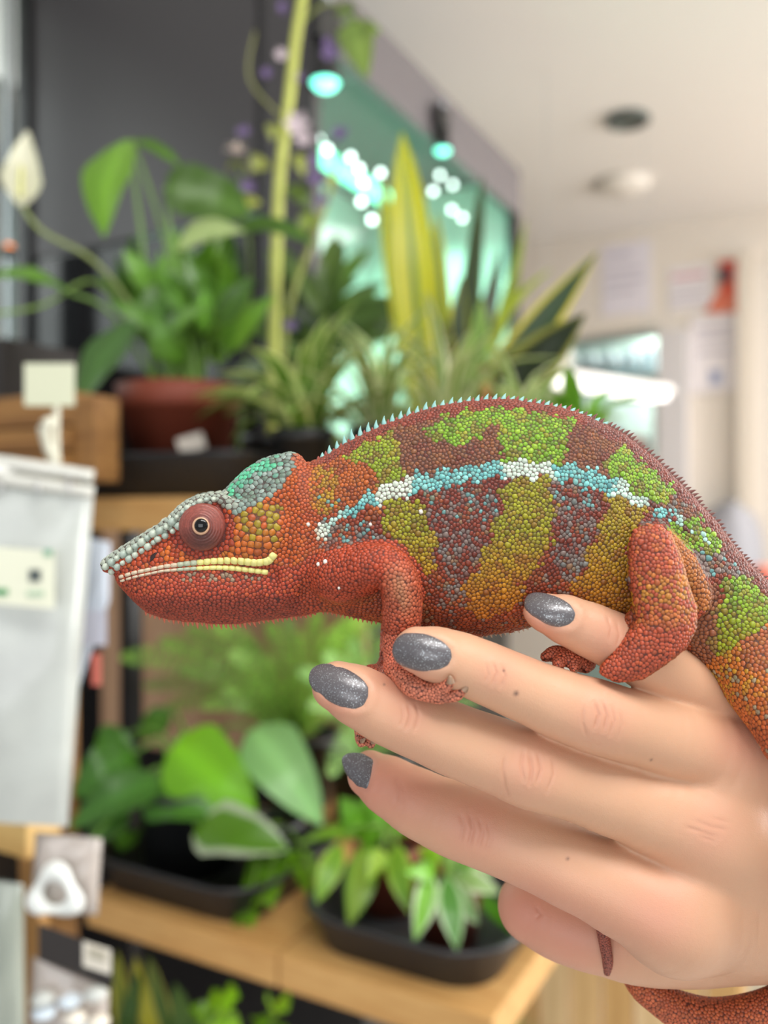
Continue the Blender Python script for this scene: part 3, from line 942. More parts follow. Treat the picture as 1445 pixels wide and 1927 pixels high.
    for i in range(len(q) - 1):
        dx, dy = q[i + 1] - q[i]; h_ = math.hypot(dx, dy)
        L = np.interp(q[i][0], [276, 340, 440, 540, 600], [10, 13, 14, 11, 7]) * random.uniform(.7, 1.25)
        spine('chin_spine', q[i][0], q[i][1], math.atan2(-dx / h_, -dy / h_), R_(L), R_(4.6), -0.6, mch)
    for line, m in (([(608, 1149), (640, 1153), (671, 1161), (716, 1170)], mch), ([(880, 1195), (907, 1195), (942, 1190), (974, 1184), (1000, 1178)], mwh)):
        q = resample(line, 8.5)
        for i in range(len(q) - 1):
            dx, dy = q[i + 1] - q[i]; h_ = math.hypot(dx, dy)
            spine('belly_spine', q[i][0], q[i][1], math.atan2(-dx / h_, -dy / h_), R_(random.uniform(6, 10)), R_(3.2), -0.5, m)
    # claws
    mcl = mat('claw_horn', (150, 120, 96), 0.35)
    def claw(a, b, r):
        a = P(*a); b = P(*b)
        d = b - a; d = d / np.linalg.norm(d); up = np.array([0.2, -0.9, 0.3]); s1 = np.cross(d, up); s1 /= np.linalg.norm(s1); s2 = np.cross(s1, d)
        vs, fs = [], []
        L = np.linalg.norm(b - a)
        for h, w_ in ((0, 1), (0.5, .72), (0.85, .34)):
            for k in range(6):
                t = k * math.pi / 3
                vs.append(a + d * L * h + (s1 * math.cos(t) + s2 * math.sin(t)) * r * w_ + s2 * 0.25 * h * (1 - h) * L)
        vs.append(b)
        for i in range(2):
            for k in range(6): fs.append((i * 6 + k, i * 6 + (k + 1) % 6, (i + 1) * 6 + (k + 1) % 6, (i + 1) * 6 + k))
        for k in range(6): fs.append((12 + k, 12 + (k + 1) % 6, 18))
        mesh('claw', to_world(np.array(vs)) - np.array(off), fs, mcl, root)
    claw((848, 1284, -25), (846, 1270, -25.6), 1.05); claw((872, 1299, -22.8), (884, 1285, -23.2), 0.95)
    claw((1052, 1256, -13), (1056, 1268, -13.5), 0.8); claw((1080, 1256, -13), (1084, 1270, -13.5), 0.8)
    claw((680, 1396, -5), (688, 1388, -7.5), 0.7); claw((698, 1398, -5.5), (709, 1395, -7), 0.7)
    return root, bv
CHAM, CHAM_BV = make_chameleon()
# ---------------------------------------------------------------- the hand that holds it (right hand, back of the hand to the camera)
def R2(px, y): return px * (D0 + y) / FPX
FINGERS = {
    'little': [(1014, 1150, -13.5, 28), (1034, 1156, -13.5, 38), (1075, 1171, -13, 48), (1120, 1190, -12, 52.5), (1170, 1214, -10, 55), (1222, 1246, -6, 57), (1290, 1289, -1, 58), (1350, 1325, 3, 62), (1410, 1365, 6, 72), (1480, 1420, 8, 84)],
    'ring': [(770, 1220, -19.5, 30), (790, 1224, -19.5, 43), (830, 1234, -19, 53), (875, 1250, -18, 57), (925, 1271, -17, 59), (990, 1299, -15.5, 61), (1060, 1328, -14.5, 66), (1125, 1349, -13.5, 70), (1200, 1372, -10, 68), (1290, 1400, -5, 74), (1390, 1435, 1, 92)],
    'middle': [(618, 1285, -13, 32), (640, 1294, -13, 47), (680, 1313, -13, 58), (735, 1342, -12.5, 62), (790, 1364, -12, 65), (860, 1394, -11, 68), (930, 1420, -10, 70), (1000, 1446, -9.5, 75), (1080, 1471, -8, 72), (1170, 1500, -6, 78), (1260, 1530, -4, 90), (1350, 1565, 0, 105)],
    'index': [(684, 1450, 15, 30), (702, 1460, 13.5, 44), (740, 1484, 10, 56), (800, 1518, 7, 64), (865, 1545, 4, 70), (935, 1570, 2, 72), (1010, 1602, 0, 73), (1100, 1642, -2, 78), (1190, 1680, -3, 90), (1270, 1715, -2, 108)],
}
def build_hand_field():
    f = Field([-25, -33, -150], [255, 48, -14], 0.46)
    T = lambda pts, k=1.0, **kw: f.tube([P(*p[:3]) for p in pts], [R2(p[3], p[2]) for p in pts], k, **kw)
    for nm in ('index', 'middle', 'ring', 'little'):
        T(FINGERS[nm], 1.5)
    # thumb, folded behind the index finger
    T([(990, 1700, 22, 52), (1005, 1712, 21, 62), (1060, 1738, 18, 68), (1130, 1758, 16, 70), (1210, 1765, 14, 80), (1320, 1750, 13, 86), (1440, 1720, 14, 106)], 3.0)
    # palm and wrist
    T([(1280, 1706, 2, 104), (1380, 1702, 7, 116), (1480, 1696, 10, 120), (1640, 1705, 14, 126)], 7)
    T([(1340, 1560, 1, 104), (1440, 1595, 6, 116), (1560, 1640, 11, 128), (1680, 1690, 15, 135)], 9)
    T([(1390, 1440, 3, 90), (1470, 1500, 8, 104), (1570, 1580, 12, 120), (1680, 1660, 16, 130)], 9)
    T([(1420, 1380, 8, 72), (1500, 1450, 12, 92), (1600, 1560, 15, 112), (1700, 1660, 17, 130)], 8)
    T([(1250, 1768, 12, 68), (1330, 1768, 14, 73), (1410, 1745, 16, 82), (1520, 1715, 17, 95)], 5)
    # forearm
    T([(1640, 1680, 15, 175), (1760, 1710, 17, 172), (1920, 1740, 20, 190), (2150, 1790, 26, 225), (2420, 1850, 32, 255)], 10)
    # knuckle rise of the index and the middle finger
    f.ell(P(1262, 1722, -9.5), (R2(72, -8), 6.5, R2(58, -8)), 8)
    f.ell(P(1345, 1560, -8.5), (R2(70, -8), 6.0, R2(55, -8)), 8)
    return f

CREASES = [   # skin folds over the finger joints, photo pixels: polyline, half width px, depth mm
    ([(951, 1420), (946, 1450), (950, 1480), (958, 1502)], 3.2, .16), ([(985, 1412), (980, 1440), (986, 1470)], 3.0, .14), ([(996, 1420), (1001, 1448), (997, 1476)], 3.2, .22),
    ([(1012, 1418), (1018, 1448), (1010, 1474)], 3.0, .18), ([(1040, 1428), (1042, 1456), (1030, 1490)], 3.2, .16),
    ([(1098, 1330), (1096, 1360), (1104, 1388)], 3.0, .13), ([(1118, 1322), (1126, 1345), (1118, 1372)], 3.0, .2), ([(1134, 1322), (1142, 1348), (1136, 1376)], 3.2, .22),
    ([(1150, 1330), (1156, 1356), (1148, 1384)], 3.0, .15), ([(1166, 1340), (1170, 1364), (1162, 1392)], 3.0, .12),
    ([(928, 1248), (934, 1266), (926, 1290)], 2.8, .16), ([(944, 1252), (950, 1272), (942, 1296)], 2.8, .16), ([(914, 1250), (918, 1270), (912, 1284)], 2.6, .1),
    ([(768, 1325), (772, 1346), (764, 1372)], 3.0, .18), ([(782, 1322), (788, 1346), (780, 1376)], 3.0, .15), ([(756, 1330), (758, 1350), (752, 1366)], 2.6, .1),
    ([(742, 1458), (750, 1480), (748, 1510)], 4.5, .2), ([(752, 1462), (760, 1490), (756, 1516)], 4.0, .12),
    ([(866, 1530), (872, 1556), (866, 1586)], 4.0, .15), ([(884, 1530), (890, 1560), (882, 1592)], 4.0, .2), ([(902, 1540), (908, 1566), (900, 1596)], 4.0, .16), ([(918, 1548), (922, 1576), (914, 1604)], 4, .12),
    ([(1290, 1556), (1320, 1566), (1350, 1576)], 4.0, .12), ([(1306, 1544), (1336, 1556), (1368, 1562)], 4.0, .1), ([(1316, 1574), (1346, 1584)], 3.6, .12), ([(1340, 1540), (1372, 1548)], 3.6, .08),
    ([(1142, 1158), (1150, 1182), (1146, 1206)], 3.0, .1), ([(1160, 1170), (1166, 1194), (1160, 1218)], 3.0, .1),
    ([(1010, 1706), (1016, 1720), (1008, 1730)], 3.5, .15),
]
NAILS = {     # outlines in photo pixels
    'little': [(986, 1136), (991, 1122), (1004, 1115), (1024, 1116), (1050, 1124), (1072, 1136), (1085, 1152), (1084, 1168), (1072, 1179), (1052, 1181), (1026, 1174), (1002, 1160), (990, 1148)],
    'ring': [(738, 1228), (742, 1208), (756, 1194), (776, 1190), (804, 1194), (832, 1204), (850, 1220), (853, 1238), (844, 1254), (826, 1262), (796, 1264), (766, 1257), (746, 1246)],
    'middle': [(581, 1278), (586, 1260), (602, 1250), (624, 1250), (652, 1259), (680, 1274), (695, 1292), (695, 1312), (686, 1330), (668, 1337), (640, 1330), (608, 1313), (588, 1296)],
    'index': [(643, 1430), (650, 1420), (664, 1416), (682, 1418), (698, 1426), (703, 1434), (700, 1452), (695, 1472), (690, 1485), (676, 1482), (660, 1468), (648, 1450)],
}
def make_hand():
    root = empty('person', to_world(np.array([P(1600, 1900, 15)]))[0],
                 "person's right hand and bare forearm with sparkly grey nails, holding up the chameleon", 'person')
    off = np.array(root.location)
    V, Q = main_part(*build_hand_field().extract())
    V = relax(V, Q, 6, 0.55)
    V = relax(V, Q, 2, 0.5)
    # finer mesh around the creases and the nails
    me = fast_mesh('hand', V, Q, mat('tmp', (200, 160, 130)))
    bm = bmesh.new(); bm.from_mesh(me); bpy.data.meshes.remove(me)
    def near_faces(maxd):
        cen = np.array([f.calc_center_median()[:] for f in bm.faces])
        x, y = to_px(cen)
        d = np.full(len(cen), 1e9)
        for pts, w, dep in CREASES: d = np.minimum(d, dline(x, y, pts)[0])
        nz = np.array([f.normal.y for f in bm.faces])
        return (d < maxd) & (nz < 0.3)
    for md in (11, 8):
        bm.normal_update()
        sel = near_faces(md)
        es = set()
        for f, s_ in zip(bm.faces, sel):
            if s_: es.update(f.edges)
        bmesh.ops.subdivide_edges(bm, edges=list(es), cuts=1, use_grid_fill=True)
    bm.normal_update()
    co = np.array([v.co[:] for v in bm.verts]); no = np.array([v.normal[:] for v in bm.verts])
    x, y = to_px(co)
    dsp = np.zeros(len(co)); red = np.zeros(len(co))
    for pts, w, dep in CREASES:
        d, t = dline(x, y, pts)
        fade = np.clip(np.minimum(t, len(pts) - 1 - t) * 2.5 + 0.15, 0, 1)
        g = np.exp(-(d / w) ** 2) * fade
        dsp -= 1.0 * dep * g
        dsp += 0.2 * dep * np.exp(-((d - w * 2.4) / (w * 1.2)) ** 2)
        red = np.maximum(red, np.exp(-(d / (w * 1.6)) ** 2) * fade * (dep / .22))
    front = no[:, 1] < 0.35
    dsp *= front
    # nail beds: skin sinks a little under each nail, so that it grows out of a fold
    naildist = np.full(len(co), 1e9)
    for nm, poly in NAILS.items():
        ins = inpoly(x, y, poly)
        d = dline(x, y, poly + [poly[0]])[0]
        rim = np.exp(-((np.where(ins, -d, d) - 9) / 8.0) ** 2)
        dsp += 0.22 * rim * front * (np.where(ins, 0, 1))
        dsp -= 0.35 * np.clip(np.where(ins, d, 0) / 6, 0, 1) * front
    co = co + no * dsp[:, None]
    for v, c in zip(bm.verts, co.tolist()): v.co = c
    # skin colour: rosier at the tips, knuckles and between the fingers
    base = np.array([212., 166., 134.])
    C = np.tile(base, (len(co), 1))
    def rosy(cx_, cy_, r, a, col=(208, 138, 118)):
        g = np.exp(-(((x - cx_) ** 2 + (y - cy_) ** 2) / r ** 2))[:, None] * a
        C[:] = C * (1 - g) + np.array(col, float) * g
    for a in ((1010, 1170, 60, .6), (760, 1262, 60, .6), (620, 1325, 60, .6), (680, 1480, 70, .75), (770, 1500, 70, .5), (890, 1560, 70, .55), (1000, 1445, 60, .35), (1132, 1350, 60, .35),
              (1235, 1725, 80, .45), (980, 1720, 80, .75), (1080, 1770, 90, .6), (1150, 1200, 60, .4), (1340, 1565, 60, .3), (935, 1270, 40, .3), (775, 1348, 40, .3), (1400, 1400, 60, .4)):
        rosy(*a)
    nz = RNG.random(len(co))
    C = C * (1 - red[:, None] * 0.11) + np.array([170, 100, 80]) * red[:, None] * 0.11
    # small moles
    for (mx, my, r) in ((971, 1305, 4.0), (1225, 1430, 2.6), (723, 1288, 2.2), (948, 1262, 2.4), (1068, 1616, 3)):
        g = np.exp(-(((x - mx) ** 2 + (y - my) ** 2) / r ** 2))[:, None] * (0.75 if r > 3.5 else 0.45)
        C = C * (1 - g) + np.array([70, 52, 48]) * g
    skin = attr_material('hand_skin', 0.46, bump=[('noise', 900, 0.10, 0.0006), ('cells', 2100, 0.35, 0.00014)], sss=(0.18, (1.0, 0.36, 0.22), 0.0022), spec=0.4)
    me = bpy.data.meshes.new('hand')
    for v, c in zip(bm.verts, (to_world(co) - off).tolist()): v.co = c
    bm.to_mesh(me); bm.free()
    me.materials.append(skin)
    me.polygons.foreach_set('use_smooth', [True] * len(me.polygons))
    at = me.color_attributes.new('Col', 'FLOAT_COLOR', 'POINT')
    c4 = np.ones((len(co), 4), np.float32); c4[:, :3] = linarr(C)
    at.data.foreach_set('color', c4.ravel())
    hand = link(bpy.data.objects.new('hand', me), root)
    # ---- nails
    gm = bpy.data.materials.new('glitter_nail_polish'); gm.use_nodes = True
    nt = gm.node_tree; b = nt.nodes['Principled BSDF']
    b.inputs['Roughness'].default_value = 0.34; b.inputs['Metallic'].default_value = 0.25
    b.inputs['Coat Weight'].default_value = 0.35; b.inputs['Coat Roughness'].default_value = 0.22
    tc = nt.nodes.new('ShaderNodeTexCoord')
    vo = nt.nodes.new('ShaderNodeTexVoronoi'); vo.inputs['Scale'].default_value = 6500
    nt.links.new(tc.outputs['Object'], vo.inputs['Vector'])
    cr = nt.nodes.new('ShaderNodeValToRGB')
    cr.color_ramp.elements[0].position = 0.91; cr.color_ramp.elements[0].color = (*lin(98, 94, 97), 1)
    cr.color_ramp.elements[1].position = 0.97; cr.color_ramp.elements[1].color = (*lin(206, 214, 218), 1)
    sp_ = nt.nodes.new('ShaderNodeSeparateColor'); nt.links.new(vo.outputs['Color'], sp_.inputs['Color'])
    nt.links.new(sp_.outputs['Red'], cr.inputs['Fac']); nt.links.new(cr.outputs['Color'], b.inputs['Base Color'])
    mm = nt.nodes.new('ShaderNodeMapRange'); mm.inputs['From Min'].default_value = 0.8; mm.inputs['From Max'].default_value = 1.0
    mm.inputs['To Min'].default_value = 0.1; mm.inputs['To Max'].default_value = 0.95
    nt.links.new(sp_.outputs['Red'], mm.inputs['Value']); nt.links.new(mm.outputs['Result'], b.inputs['Metallic'])
    # every flake lies at its own angle
    nm_ = nt.nodes.new('ShaderNodeNormalMap') if False else None
    bp = nt.nodes.new('ShaderNodeBump'); bp.inputs['Strength'].default_value = 0.2; bp.inputs['Distance'].default_value = 0.00004
    nt.links.new(sp_.outputs['Green'], bp.inputs['Height']); nt.links.new(bp.outputs['Normal'], b.inputs['Normal'])
    bv = BVHTree.FromPolygons([tuple(v) for v in co.tolist()], [tuple(p.vertices) for p in me.polygons])
    for nm, poly in NAILS.items():
        pc = np.mean(np.array(poly), 0)
        pts, ys = [], []
        for gx in np.linspace(-1, 1, 25):
            for gy in np.linspace(-1, 1, 25):
                q = pc + np.array([gx, gy]) * np.ptp(np.array(poly), axis=0) / 2
                if not inpoly(np.array([q[0]]), np.array([q[1]]), poly)[0]: continue
                r = bv.ray_cast(Vector((0, -D0, 0)), Vector(P(q[0], q[1], 0) + np.array([0, D0, 0])).normalized())
                if r[0] is not None and r[0].y < FINGERS[nm][2][2] + 2: pts.append(q - pc); ys.append(r[0].y)
        pts = np.array(pts) / 50.0; ys = np.array(ys)
        Am = np.stack([np.ones(len(pts)), pts[:, 0], pts[:, 1], pts[:, 0] ** 2, pts[:, 0] * pts[:, 1], pts[:, 1] ** 2], 1)
        cf = np.linalg.lstsq(Am, ys, rcond=None)[0]
        # outline smoothed to a closed curve, then concentric rings
        P4 = np.array(poly, float); n = len(P4); ring = []
        for i in range(n):
            p0, p1, p2, p3 = P4[i - 1], P4[i], P4[(i + 1) % n], P4[(i + 2) % n]
            for t in (0, .25, .5, .75):
                ring.append(0.5 * ((2 * p1) + (p2 - p0) * t + (2 * p0 - 5 * p1 + 4 * p2 - p3) * t * t + (3 * p1 - p0 - 3 * p2 + p3) * t ** 3))
        ring = np.array(ring); K = len(ring)
        vs = []
        lev = [(1.0, 0.55), (1.0, 0.12), (0.97, -0.08), (0.90, -0.22), (0.75, -0.36), (0.5, -0.48), (0.25, -0.54)]
        for f, dy in lev:
            for q in ring:
                e = pc + (q - pc) * f
                u = (e - pc) / 50.0
                yv = float(np.array([1, u[0], u[1], u[0] ** 2, u[0] * u[1], u[1] ** 2]) @ cf)
                vs.append(P(e[0], e[1], yv + dy - 0.12))
        yv = cf[0]; vs.append(P(pc[0], pc[1], yv - 0.55 - 0.12))
        fs = []
        for i in range(len(lev) - 1):
            for k in range(K):
                k2 = (k + 1) % K
                fs.append((i * K + k, i * K + k2, (i + 1) * K + k2, (i + 1) * K + k))
        for k in range(K): fs.append(((len(lev) - 1) * K + k, (len(lev) - 1) * K + (k + 1) % K, len(lev) * K))
        bmn = bmesh.new()
        vv = [bmn.verts.new(c) for c in (to_world(np.array(vs)) - off).tolist()]
        for f in fs: bmn.faces.new([vv[i] for i in f])
        bmesh.ops.recalc_face_normals(bmn, faces=bmn.faces)
        mn = bpy.data.meshes.new('fingernail'); bmn.to_mesh(mn); bmn.free()
        mn.materials.append(gm); mn.polygons.foreach_set('use_smooth', [True] * len(mn.polygons))
        o = link(bpy.data.objects.new('fingernail', mn), root)
        tag(o, 'grey glitter polished fingernail')
    return root
HAND = make_hand()
# ---------------------------------------------------------------- the shop: shell, enclosure, shelves
E1 = Vector((0.876, -0.482, 0)).normalized()      # along the shelves, towards the right and nearer
E2 = Vector((0.482, 0.876, 0)).normalized()       # into the shop
RZ = math.atan2(E1.y, E1.x)
S0 = Vector((-0.264, 0.826, 0))                   # left end of the shelf fronts on the floor plan
UPZ, LOZ = 1.414, 1.02                            # shelf tops

def shelf_pt(px, w, z):
    """floor-plan point w metres behind the shelf front, in photo column px"""
    k = (px - CX) / FPX
    p = S0 + E2 * w
    t = (k * p.y - p.x) / (E1.x - k * E1.y)
    q = p + E1 * t
    return Vector((q.x, q.y, z))
def line_pt(p, d, px):
    k = (px - CX) / FPX
    t = (k * p.y - p.x) / (d.x - k * d.y)
    return p + d * t

def box_mesh(sx, sy, sz, bev=0.0, seg=2):
    bm = bmesh.new()
    bmesh.ops.create_cube(bm, size=1)
    for v in bm.verts: v.co = Vector((v.co.x * sx, v.co.y * sy, (v.co.z + 0.5) * sz))
    if bev > 0:
        bmesh.ops.bevel(bm, geom=bm.edges[:], offset=bev, segments=seg, profile=0.7, affect='EDGES')
    me = bpy.data.meshes.new('box'); bm.to_mesh(me); bm.free()
    return me
def box(name, loc, size, m, parent=None, rz=0.0, bev=0.002, rot=None):
    me = box_mesh(*size, bev=bev); me.name = name; me.materials.append(m)
    o = bpy.data.objects.new(name, me)
    o.location = loc; o.rotation_euler = rot if rot else (0, 0, rz)
    return link(o, parent)
def box_between(name, a, b, depth, z0, z1, m, parent=None, bev=0.002, back=True):
    """box whose front runs from floor-plan point a to b, depth behind it"""
    a = Vector((a.x, a.y, 0)); b = Vector((b.x, b.y, 0))
    d = (b - a); L = d.length; d.normalize(); n = Vector((-d.y, d.x, 0))
    c = (a + b) / 2 + n * depth / 2
    pl = Vector(parent.location) if parent else Vector((0, 0, 0))
    return box(name, Vector((c.x, c.y, z0)) - pl, (L, depth, z1 - z0), m, parent, math.atan2(d.y, d.x), bev)
def cyl(name, loc, r0, r1, h, m, parent=None, n=28, cap=True, bev=0.0):
    vs, fs = [], []
    prof = [(r0, 0), (r1, h)]
    for r, z in prof:
        for k in range(n):
            t = 2 * math.pi * k / n; vs.append((r * math.cos(t), r * math.sin(t), z))
    for k in range(n): fs.append((k, (k + 1) % n, n + (k + 1) % n, n + k))
    if cap: fs.append(tuple(range(n))[::-1]); fs.append(tuple(range(n, 2 * n)))
    o = mesh(name, vs, fs, m, parent, loc=loc)
    return o
def lathe(name, prof, m, parent=None, loc=(0, 0, 0), n=32):
    vs, fs = [], []
    for r, z in prof:
        for k in range(n):
            t = 2 * math.pi * k / n; vs.append((r * math.cos(t), r * math.sin(t), z))
    for i in range(len(prof) - 1):
        for k in range(n): fs.append((i * n + k, i * n + (k + 1) % n, (i + 1) * n + (k + 1) % n, (i + 1) * n + k))
    return mesh(name, vs, fs, m, parent, loc=loc)
def tube_mesh(name, pts, rad, m, parent=None, n=8, closed_tip=True):
    pts = [Vector(p) for p in pts]
    q, r = catmull(np.array([p[:] for p in pts]), np.array(rad, float), 5)
    vs, fs = [], []
    prev = Vector((0.31, 0.2, 0.93))
    for i in range(len(q)):
        d = Vector(q[min(i + 1, len(q) - 1)] - q[max(i - 1, 0)]).normalized()
        s = d.cross(prev); s = s.normalized() if s.length > 1e-5 else d.orthogonal().normalized()
        t = d.cross(s)
        for k in range(n):
            a = 2 * math.pi * k / n
            vs.append(Vector(q[i]) + (s * math.cos(a) + t * math.sin(a)) * r[i])
    for i in range(len(q) - 1):
        for k in range(n): fs.append((i * n + k, i * n + (k + 1) % n, (i + 1) * n + (k + 1) % n, (i + 1) * n + k))
    fs.append(tuple(range(n))[::-1]); fs.append(tuple((len(q) - 1) * n + k for k in range(n)))
    return mesh(name, vs, fs, m, parent)

def struct(o): o['kind'] = 'structure'; return o

# ---- shell
M_ceil = mat('ceiling_paint', (226, 222, 216), 0.9, bump=(40, 0.05, 0.002))
M_wall = mat('wall_cream_paint', (228, 219, 208), 0.85, bump=(60, 0.05, 0.002))
M_floor = mat('floor_pale_vinyl', (206, 202, 198), 0.5, noise=(3.0, (190, 188, 184)))
CEILZ = 2.5
def quad(name, pts, m):
    return struct(mesh(name, pts, [(0, 1, 2, 3)], m, smooth=False))
quad('floor', [(-5, -3, 0), (6, -3, 0), (6, 8, 0), (-5, 8, 0)], M_floor)
quad('ceiling', [(-5, -0.6, CEILZ), (-5, 8, CEILZ), (6, 8, CEILZ), (6, -0.6, CEILZ)], M_ceil)
WB = Vector((0.508, 3.57, 0))
def wall_box(name, p, d, t0, t1, z0, z1, th, m):
    a = p + d * t0; b = p + d * t1
    return struct(box_between(name, a, b, th, z0, z1, m, bev=0))
# back wall with an opening to the next room: pieces round the opening
ta = (line_pt(WB, E1, 1062) - WB).dot(E1); tb = (line_pt(WB, E1, 1236) - WB).dot(E1)
zop = CAMZ + (CY - 628) / FPX * 3.42
wall_box('wall_back', WB, E1, -4.5, ta, 0, CEILZ, 0.1, M_wall)
wall_box('wall_back_right', WB, E1, tb, 3.4, 0, CEILZ, 0.1, M_wall)
wall_box('wall_back_lintel', WB, E1, ta, tb, zop, CEILZ, 0.1, M_wall)
wall_box('wall_next_room', WB + E2 * 1.3, E1, -1.5, 2.5, 0, CEILZ, 0.1, mat('wall_grey_green', (150, 168, 160), 0.9))
# left wall with a daylight window
WL = Vector((-0.1035, 1.25, 0)) - E1 * 0.60
M_wl = mat('wall_dark_board', (60, 52, 46), 0.8, noise=(6, (78, 62, 48)))
wall_box('wall_left', WL - E1 * 0.12, E2, -1.1, 2.4, 0, 1.72, 0.08, M_wl)
wall_box('wall_left_top', WL - E1 * 0.12, E2, -1.1, 2.4, 2.46, CEILZ, 0.08, M_wl)
wall_box('wall_left_far', WL - E1 * 0.12, E2, 0.9, 2.4, 1.72, 2.46, 0.08, M_wl)
wf = empty('window_1', (WL - E1 * 0.12)); wf['kind'] = 'structure'
M_fr = mat('window_frame_dark', (52, 54, 58), 0.35)
for t in (-1.08, -0.25, 0.85):
    p = WL - E1 * 0.12 + E2 * t
    box_between('window_frame', p, p + E2 * 0.05, 0.06, 1.72, 2.46, M_fr, wf)
mg = bpy.data.materials.new('window_glass'); mg.use_nodes = True
nt = mg.node_tree; nt.nodes.clear()
out = nt.nodes.new('ShaderNodeOutputMaterial'); tr = nt.nodes.new('ShaderNodeBsdfTransparent'); gl = nt.nodes.new('ShaderNodeBsdfGlossy'); mx = nt.nodes.new('ShaderNodeMixShader')
tr.inputs[0].default_value = (0.93, 0.97, 0.95, 1); gl.inputs['Roughness'].default_value = 0.05
mx.inputs[0].default_value = 0.05; nt.links.new(tr.outputs[0], mx.inputs[1]); nt.links.new(gl.outputs[0], mx.inputs[2]); nt.links.new(mx.outputs[0], out.inputs[0])
M_glass = mg
for t0, t1 in ((-1.03, -0.25), (-0.20, 0.85)):
    a = WL - E1 * 0.15 + E2 * t0; b = WL - E1 * 0.15 + E2 * t1
    box_between('pane', a, b, 0.006, 1.72, 2.46, M_glass, wf, bev=0)

# ---- ceiling fittings
def downlight(px, py, label, recessed):
    Y = (CEILZ - CAMZ) * FPX / (CY - py)
    p = world_px(px, py, Y)
    e = empty('ceiling_downlight', (p.x, p.y, CEILZ - 0.03), label, 'ceiling light')
    if recessed:
        lathe('trim_ring', [(0.052, 0.030), (0.060, 0.024), (0.060, 0.016), (0.045, 0.012), (0.040, 0.029)], mat('downlight_chrome', (96, 104, 100), 0.35, metallic=0.6), e)
        lathe('lamp', [(0.040, 0.0285), (0.028, 0.020), (0.014, 0.016), (0.0001, 0.0155)], mat('downlight_lens', (88, 92, 84), 0.3), e)
    else:
        lathe('housing', [(0.090, 0.030), (0.086, 0.014), (0.066, 0.002), (0.0001, -0.004)], mat('smoke_white', (228, 222, 212), 0.35), e)
        lathe('base_ring', [(0.098, 0.030), (0.098, 0.022), (0.089, 0.020)], mat('smoke_ring', (206, 198, 188), 0.5), e)
downlight(1182, 221, 'small round chrome downlight set in the white ceiling', True)
downlight(1172, 343, 'white domed ceiling light farther from the camera than the chrome one', False)

# ---- tall dark enclosure
C0 = Vector((-0.1035, 1.25, 0))
EW, ES, EZ0, EZ1 = 0.633, 0.82, 1.30, 2.19
enc = empty('reptile_enclosure', (C0.x, C0.y, 0), 'tall dark grey reptile enclosure with a glass side lit from within', 'enclosure')
M_panel = mat('enclosure_grey_laminate', (70, 67, 69), 0.34, spec=0.45)
M_black = mat('black_plastic', (26, 26, 28), 0.35)
M_trimd = mat('enclosure_dark_trim', (48, 46, 48), 0.4)
M_fasc = mat('enclosure_fascia', (98, 92, 94), 0.5)
M_int = mat('enclosure_interior', (214, 236, 226), 0.7)
def enc_box(name, a, b, depth, z0, z1, m, bev=0.002): return box_between(name, a, b, depth, z0, z1, m, enc, bev)
def cp(s, w): return C0 + E1 * s + E2 * w           # s along the front (negative = left), w into the shop
enc_box('front_panel', cp(-EW + 0.02, 0), cp(-0.105, 0), 0.02, 1.86, 2.46, M_panel)
enc_box('lower_door', cp(-EW + 0.02, 0.002), cp(-0.105, 0.002), 0.018, EZ0, 1.855, mat('enclosure_black_glass', (18, 18, 20), 0.08))
enc_box('end_panel', cp(-0.088, 0), cp(0, 0), 0.02, EZ0, 2.46, M_panel)
enc_box('stand', cp(-EW, 0.01), cp(0, 0.01), ES - 0.02, 0.0, EZ0 - 0.001, M_black)
enc_box('door_gap_trim', cp(-0.105, 0.004), cp(-0.088, 0.004), 0.02, EZ0, 2.46, M_trimd)
enc_box('corner_post', cp(-EW - 0.01, -0.01), cp(-EW + 0.02, -0.01), 0.03, EZ0, 2.46, M_black)
enc_box('corner_post', cp(-EW - 0.055, 0.0), cp(-EW - 0.045, 0.0), 0.012, EZ0, 2.46, mat('chrome_strip', (170, 174, 178), 0.25, metallic=0.8))
enc_box('roof', cp(-EW + 0.02, 0.022), cp(-0.004, 0.022), ES - 0.024, EZ1 - 0.02, EZ1, M_fasc)
enc_box('floor_panel', cp(-EW + 0.02, 0.022), cp(-0.004, 0.022), ES - 0.024, EZ0, EZ0 + 0.02, M_int)
enc_box('rear_panel', cp(-EW + 0.02, ES), cp(-0.004, ES), 0.015, EZ0, EZ1, M_int)
enc_box('inner_wall', cp(-0.40, 0.03), cp(-0.385, 0.03), ES - 0.04, EZ0 + 0.02, EZ1 - 0.02, M_int)
def side_box(name, w0, w1, z0, z1, th, m, s=0.0, bev=0.002):
    return box_between(name, cp(s, w0), cp(s, w1), th, z0, z1, m, enc, bev)
side_box('fascia', -0.02, ES + 0.015, 2.085, EZ1, 0.02, M_fasc, 0.02)
side_box('side_glass', 0.02, ES - 0.02, EZ0 + 0.02, 2.085, 0.005, M_glass, 0.0, 0)
side_box('corner_post', ES - 0.02, ES + 0.015, EZ0, 2.085, 0.02, M_black, 0.02)
mteal = mat('led_tube_teal', (150, 240, 214), 0.4, emit=(96, 226, 176), estr=3.0)
side_box('led_tube', 0.06, ES - 0.10, 2.055, 2.075, 0.03, mteal, -0.16)
ml = bpy.data.lights.new('enclosure_led', 'AREA'); ml.shape = 'RECTANGLE'; ml.size = 0.7; ml.size_y = 0.05; ml.energy = 4.0; ml.color = lin(186, 245, 222)
mo = link(bpy.data.objects.new('enclosure_led', ml), enc); mo.location = cp(-0.17, 0.4) + Vector((0, 0, 2.04)) - Vector(enc.location); mo.rotation_euler = (0, 0, math.atan2(E2.y, E2.x))
